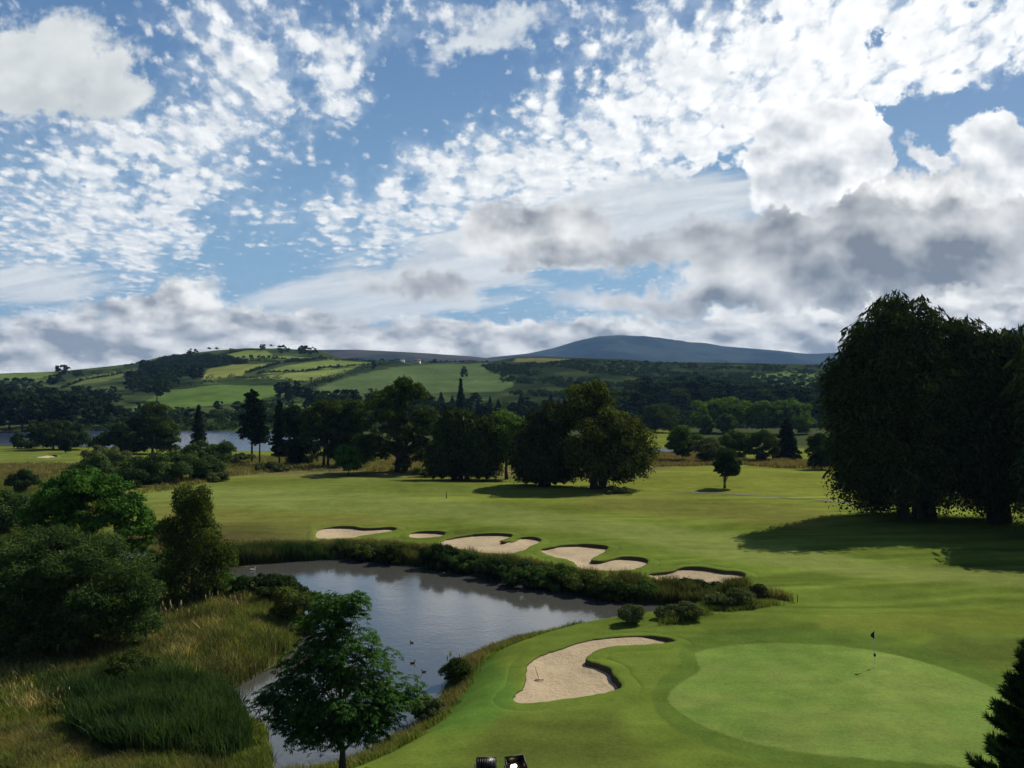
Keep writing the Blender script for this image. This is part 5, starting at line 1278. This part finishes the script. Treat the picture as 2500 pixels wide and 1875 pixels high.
scrub_mass('shore_scrub', 'mixed scrub filling the slope under the woods', [(200, 1008), (480, 1012), (760, 1000), (1060, 990), (1500, 990), (1500, 1040), (200, 1040)], 900, 2.0, 5.0, 'far_mid', 1.0, 60, 707, thr=0.42)
scrub_mass('shore_scrub', 'mixed scrub under the wood left of the huge beech', [(1450, 970), (2250, 965), (2250, 1045), (1450, 1045)], 900, 2.0, 6.5, 'far_dark', 1.2, 70, 708, thr=0.36)

# ------------------------------------------------------------------ small things
def farmhouse(label, px, base, L, W, hh, roof, rz):
    x, y, z = land(px, base); root = empty('farmhouse', (x, y, z), rz); tag(root, label, 'house')
    b = MB(); b.box((0, 0, hh / 2 - 1), (L, W, hh + 2)); w = b.build('wall', 'render_wall', root, False)
    r = MB(); o = 0.3; t = W * 0.36
    V = [(-L / 2 - o, -W / 2 - o, hh), (L / 2 + o, -W / 2 - o, hh), (L / 2 + o, W / 2 + o, hh), (-L / 2 - o, W / 2 + o, hh), (-L / 2 - o, 0, hh + t), (L / 2 + o, 0, hh + t)]
    r.add(V, [(0, 1, 5, 4), (2, 3, 4, 5), (3, 0, 4), (1, 2, 5), (3, 2, 1, 0)]); rf = r.build('roof', roof, root, False)
    c = MB(); c.box((L / 2 - 0.8, 0, hh + t), (0.8, 0.9, 1.8)); c.build('chimney', 'render_wall', rf, False)
    for wx in (-L * .3, 0, L * .3):
        q = MB(); q.box((wx, -W / 2 - 0.02, hh * 0.55), (1.1, 0.12, 1.3)); q.build('window', 'window_dark', root, False)
farmhouse('small white farmhouse on the ridge, left one of two', 978, 887, 13, 6, 4.5, 'slate', 0.2)
farmhouse('small pale farmhouse with a reddish roof on the ridge, right one of two', 1018, 888, 10, 6, 4, 'red_roof', -0.3)

rng_s = np.random.default_rng(5)
def sheep_mesh():
    b = MB(); b.ellipsoid((0, 0, 0.62), (0.55, 0.28, 0.30), 10, 7); b.ellipsoid((0.62, 0, 0.78), (0.18, 0.11, 0.13), 8, 6)
    for sx in (-.33, .33):
        for sy in (-.14, .14): b.tube([(sx, sy, 0), (sx, sy, 0.2), (sx, sy, 0.5)], [0.035, 0.04, 0.07], 5)
    b.tube([(-.52, 0, .7), (-.6, 0, .55), (-.6, 0, .45)], [.05, .04, .02], 5)
    return b.mesh('sheep', 'wool')
sm = sheep_mesh()
for k, (px, py) in enumerate([(1040, 913), (1046, 911), (1051, 914), (1057, 912), (1066, 916), (1018, 919)]):
    x, y, z = land(px, py); o = link('sheep', sm, None, (x, y, z), k * 1.3); o.scale = (1.3, 1.3, 1.3)
    tag(o, '%s tiny white sheep %s' % (('second', 'third', 'fourth', 'fifth', 'sixth', 'first')[k], 'from the left on the great centre field'), 'sheep', 'sheep on the centre field')

def flagstick():
    px, base, top = 2134, 1628, 1539; x, y, z = at1(px, base); m = y / F; h = CZ + (HZ - top) * m - z
    root = empty('flagstick', (x, y, z)); tag(root, 'flagstick with a limp dark flag standing in the hole on the green', 'flagstick')
    b = MB(); b.tube([(0, 0, -0.1), (0, 0, h * .5), (0, 0, h)], [0.014, 0.012, 0.010], 8); b.build('pole', 'white_paint', root)
    c = MB(); V = []; n = 8
    for j in range(n):
        t = j / (n - 1); w = 0.26 * (0.35 + 0.65 * math.sin(math.pi * min(1, t * 0.9 + 0.1))) * (1.0 if t < .8 else 0.7)
        for i in range(5):
            s = i / 4; V.append((-0.012 - w * s, 0.035 * math.sin(s * 6 + t * 3), h - 0.02 - 0.52 * t - 0.10 * s * (1 - t)))
    Fq = [(j * 5 + i, j * 5 + i + 1, (j + 1) * 5 + i + 1, (j + 1) * 5 + i) for j in range(n - 1) for i in range(4)]
    c.add(V, Fq); c.add([(a, b_ + 0.008, d) for a, b_, d in V], [f[::-1] for f in Fq]); c.build('flag', 'navy_cloth', root)
    q = MB(); hb = CZ + (HZ - 1598) * m - z; q.ellipsoid((0, 0, hb), (0.085, 0.085, 0.13), 12, 8); q.build('marker_ball', 'black_metal', root)
    k = MB(); k.tube([(0, 0, 0.012), (0, 0, 0.020)], [0.056, 0.056], 16); k.build('cup_rim', 'white_paint', root)
flagstick()

def rake():
    x, y, z = at1(1316, 1656); z -= 0.16; root = empty('bunker_rake', (x, y, z), 0.15); tag(root, 'rake lying on the sand of the large bunker', 'rake')
    b = MB(); b.tube([(0, 0, 0.10), (0.02, 0.8, 0.22), (0.03, 1.6, 0.42)], [0.018, 0.018, 0.018], 6); b.build('handle', 'dark_wood', root)
    c = MB(); c.box((0, 0, 0.09), (0.62, 0.05, 0.05))
    for i in range(9): c.box((-.28 + i * .07, -0.01, 0.035), (0.015, 0.015, 0.09))
    c.build('head', 'black_metal', root, False)
rake()

def post(label, px, base, h, mat, r=0.06):
    x, y, z = at1(px, base); root = empty('marker_post', (x, y, z)); tag(root, label, 'post')
    b = MB(); b.tube([(0, 0, -0.2), (0, 0, h * .5), (0.01, 0, h)], [r, r, r * .9], 8); b.build('stake', mat, root)
    c = MB(); c.tube([(0.01, 0, h + 0.002), (0.01, 0, h + 0.06)], [r * 1.15, r * 0.6], 8); c.build('cap', 'black_metal', root)
post('dark distance post standing alone on the middle fairway', 1090, 1217, 1.05, 'dark_wood', 0.07)
post('small dark stake on the turf beside the tip of the pond', 1946, 1470, 0.65, 'dark_wood', 0.035)
post('small wooden stake on the near bank left of the large bunker', 1155, 1668, 0.55, 'wood', 0.03)

def bird(px, py, s, label, rz, mats=('duck_brown', 'duck_head'), name='duck', group=None):
    x, y = plane_at(px, py, POND_Z); root = empty(name, (x, y, POND_Z), rz); root.scale = (s, s, s); tag(root, label, 'bird' if name != 'duck' else 'duck', group)
    b = MB()
    def shp(p): 
        t = p[0] / 0.24; return [p[0], p[1] * (1 - 0.35 * max(0, -t)), p[2] * (1 - 0.3 * max(0, -t)) + 0.07 * max(0, -t) ** 2]
    b.ellipsoid((0, 0, 0.05), (0.24, 0.11, 0.10), 14, 9, shp); b.tube([(0.15, 0, 0.08), (0.21, 0, 0.17), (0.22, 0, 0.25)], [0.06, 0.045, 0.04], 8); b.build('body', mats[0], root)
    h = MB(); h.ellipsoid((0.235, 0, 0.275), (0.058, 0.042, 0.045), 10, 7); hd = h.build('head', mats[1], root)
    k = MB(); k.box((0.315, 0, 0.262), (0.07, 0.035, 0.018)); k.build('bill', 'beak', hd, False)
bird(1006, 1569, 0.75, 'small dark duck farthest out on the pond, alone', 2.6)
bird(1007, 1619, 0.85, 'dark duck in the middle of the three on the pond', 0.3)
bird(1036, 1640, 0.75, 'dark duck nearest the right bank of the pond', 3.4)
bird(617, 1392, 1.25, 'white bird floating by the reeds at the far left of the pond', 0.1, ('bird_white', 'bird_white'), 'water_bird')

def lamp_emit():
    m, g, out = new_mat('lamp_glow'); e = g.node('ShaderNodeEmission'); e.inputs[0].default_value = (1.0, 0.78, 0.45, 1); e.inputs[1].default_value = 9.0; g.l.new(e.outputs[0], out.inputs[0])
    m, g, out = new_mat('reflector'); d = g.node('ShaderNodeBsdfPrincipled'); d.inputs['Base Color'].default_value = (0.75, 0.62, 0.42, 1); d.inputs['Metallic'].default_value = 0.8; d.inputs['Roughness'].default_value = 0.35; g.l.new(d.outputs[0], out.inputs[0])
lamp_emit()
def mast():
    d = 14.0; z = CZ - (1903 - HZ) / F * d; x = -0.17; g0 = float(H(x, d))
    root = empty('lamp_mast', (x, d, g0)); tag(root, 'dark mast carrying the two floodlights at the bottom of the view', 'mast')
    b = MB(); b.tube([(0, 0, -0.5), (0, 0, (z - g0) * .5), (0, 0, z - g0)], [0.09, 0.07, 0.05], 10); b.build('pole', 'black_metal', root)
    c = MB(); c.box((0, 0, z - g0 + 0.02), (0.75, 0.06, 0.05)); c.build('crossbar', 'black_metal', root, False)
    def flood(label, px, face, lit, zt):
        lx = (px - 1250) / F * d; r = empty('floodlight', (lx, d, z + 0.045), face); tag(r, label, 'floodlight')
        w, hh, dp = 0.30, 0.24, 0.13; t = zt; R = Matrix.Rotation(t, 4, 'X')
        def tf(bm): bm.V = [np.array([tuple(R @ Vector(p) + Vector((0, 0, 0.19))) for p in v]) for v in bm.V]; return bm
        h = MB(); th = 0.014                      # open box: back, four sides that flare forward, fins behind
        h.box((0, dp / 2, 0), (w * .8, th, hh * .8))
        for s in (-1, 1):
            h.add([(s * w * .40, dp / 2, -hh * .4), (s * w * .40, dp / 2, hh * .4), (s * w * .5, -dp / 2, hh * .5), (s * w * .5, -dp / 2, -hh * .5), (s * (w * .40 + th), dp / 2, -hh * .4), (s * (w * .40 + th), dp / 2, hh * .4), (s * (w * .5 + th), -dp / 2, hh * .5), (s * (w * .5 + th), -dp / 2, -hh * .5)],
                  [(0, 1, 2, 3), (7, 6, 5, 4), (3, 2, 6, 7), (0, 4, 5, 1), (1, 5, 6, 2), (0, 3, 7, 4)])
            h.add([(-w * .4, dp / 2, s * hh * .4), (w * .4, dp / 2, s * hh * .4), (w * .5, -dp / 2, s * hh * .5), (-w * .5, -dp / 2, s * hh * .5), (-w * .4, dp / 2, s * (hh * .4 + th)), (w * .4, dp / 2, s * (hh * .4 + th)), (w * .5 + th, -dp / 2, s * (hh * .5 + th)), (-w * .5 - th, -dp / 2, s * (hh * .5 + th))],
                  [(0, 1, 2, 3), (7, 6, 5, 4), (3, 2, 6, 7), (0, 4, 5, 1), (1, 5, 6, 2), (0, 3, 7, 4)])
        for i in range(6): h.box((-w * .3 + i * w * .12, dp / 2 + 0.03, 0), (0.008, 0.045, hh * .7))
        tf(h).build('housing', 'black_metal', r, False)
        rf = MB(); rf.box((0, dp / 2 - 0.012, 0), (w * .76, 0.006, hh * .76)); tf(rf).build('reflector', 'reflector', r, False)
        lm = MB(); lm.tube([(-w * .22, 0.015, 0), (0, 0.015, 0), (w * .22 if not lit else 0.02, 0.015, 0)], [0.022, 0.03, 0.022], 10); tf(lm).build('lamp', 'lamp_glow' if lit else 'white_paint', r)
        k = MB()
        for s in (-1, 1): k.box((s * (w * .5 + 0.03), 0, 0.10), (0.01, 0.035, 0.22))
        k.box((0, 0, 0.0), (w + 0.07, 0.035, 0.012)); k.build('bracket', 'grey_metal', r, False)
    flood('unlit black floodlight turned away, left one of the pair at the bottom edge', 1187, math.pi, False, 0.5)
    flood('lit floodlight glowing warm white, right one of the pair at the bottom edge', 1258, 0.35, True, -0.9)
mast()

# ------------------------------------------------------------------ air
def haze():
    m = bpy.data.materials.new('haze'); m.use_nodes = True; m.node_tree.nodes.clear(); g = NT(m.node_tree)
    out = g.node('ShaderNodeOutputMaterial'); v = g.node('ShaderNodeVolumePrincipled')
    v.inputs['Color'].default_value = (0.30, 0.56, 1.0, 1); v.inputs['Density'].default_value = 5.0e-5; v.inputs['Anisotropy'].default_value = 0.1
    g.l.new(v.outputs[0], out.inputs['Volume'])
    b = MB(); b.box((0, 0, 0), (22400, 22400, 720)); MATS['haze'] = m
    o = link('haze', b.mesh('haze', 'haze', False), None, (0, 0, 360 - 9.0)); tag(o, kind='stuff'); o['label'] = 'thin blue air veiling the far hills'; o['category'] = 'haze'
haze()

# ------------------------------------------------------------------ labels of the woodland trees: each by its place along its wood
def ordinals():
    W = {1: 'first', 2: 'second', 3: 'third', 4: 'fourth', 5: 'fifth', 6: 'sixth', 7: 'seventh', 8: 'eighth', 9: 'ninth', 10: 'tenth', 11: 'eleventh', 12: 'twelfth', 13: 'thirteenth', 14: 'fourteenth', 15: 'fifteenth',
         16: 'sixteenth', 17: 'seventeenth', 18: 'eighteenth', 19: 'nineteenth'}
    T = {2: 'twenty', 3: 'thirty', 4: 'forty', 5: 'fifty'}; TH = {2: 'twentieth', 3: 'thirtieth', 4: 'fortieth', 5: 'fiftieth'}
    def w(n): return W[n] if n < 20 else TH[n // 10] if n % 10 == 0 else T[n // 10] + '-' + W[n % 10]
    G = {}
    for o in COL.objects:
        if o.parent is None and o.name.split('.')[0] in ('woodland_tree', 'plantation_conifer') and o.get('group'): G.setdefault(o['group'], []).append(o)
    for gname, L in G.items():
        L.sort(key=lambda o: o.location.x / o.location.y); n = len(L)
        for i, o in enumerate(L):
            kind = 'dark conifer' if 'conifer' in o.name else 'tree'
            place = ('%s %s from the left' % (w(i + 1), kind)) if i < n / 2 else (('%s %s from the right' % (w(n - i), kind)) if i < n - 1 else 'rightmost ' + kind)
            if i == 0: place = 'leftmost ' + kind
            o['label'] = (place + ' in the ' + gname.replace('dark wood', 'dark wood').replace('trees on', 'trees on'))
ordinals()
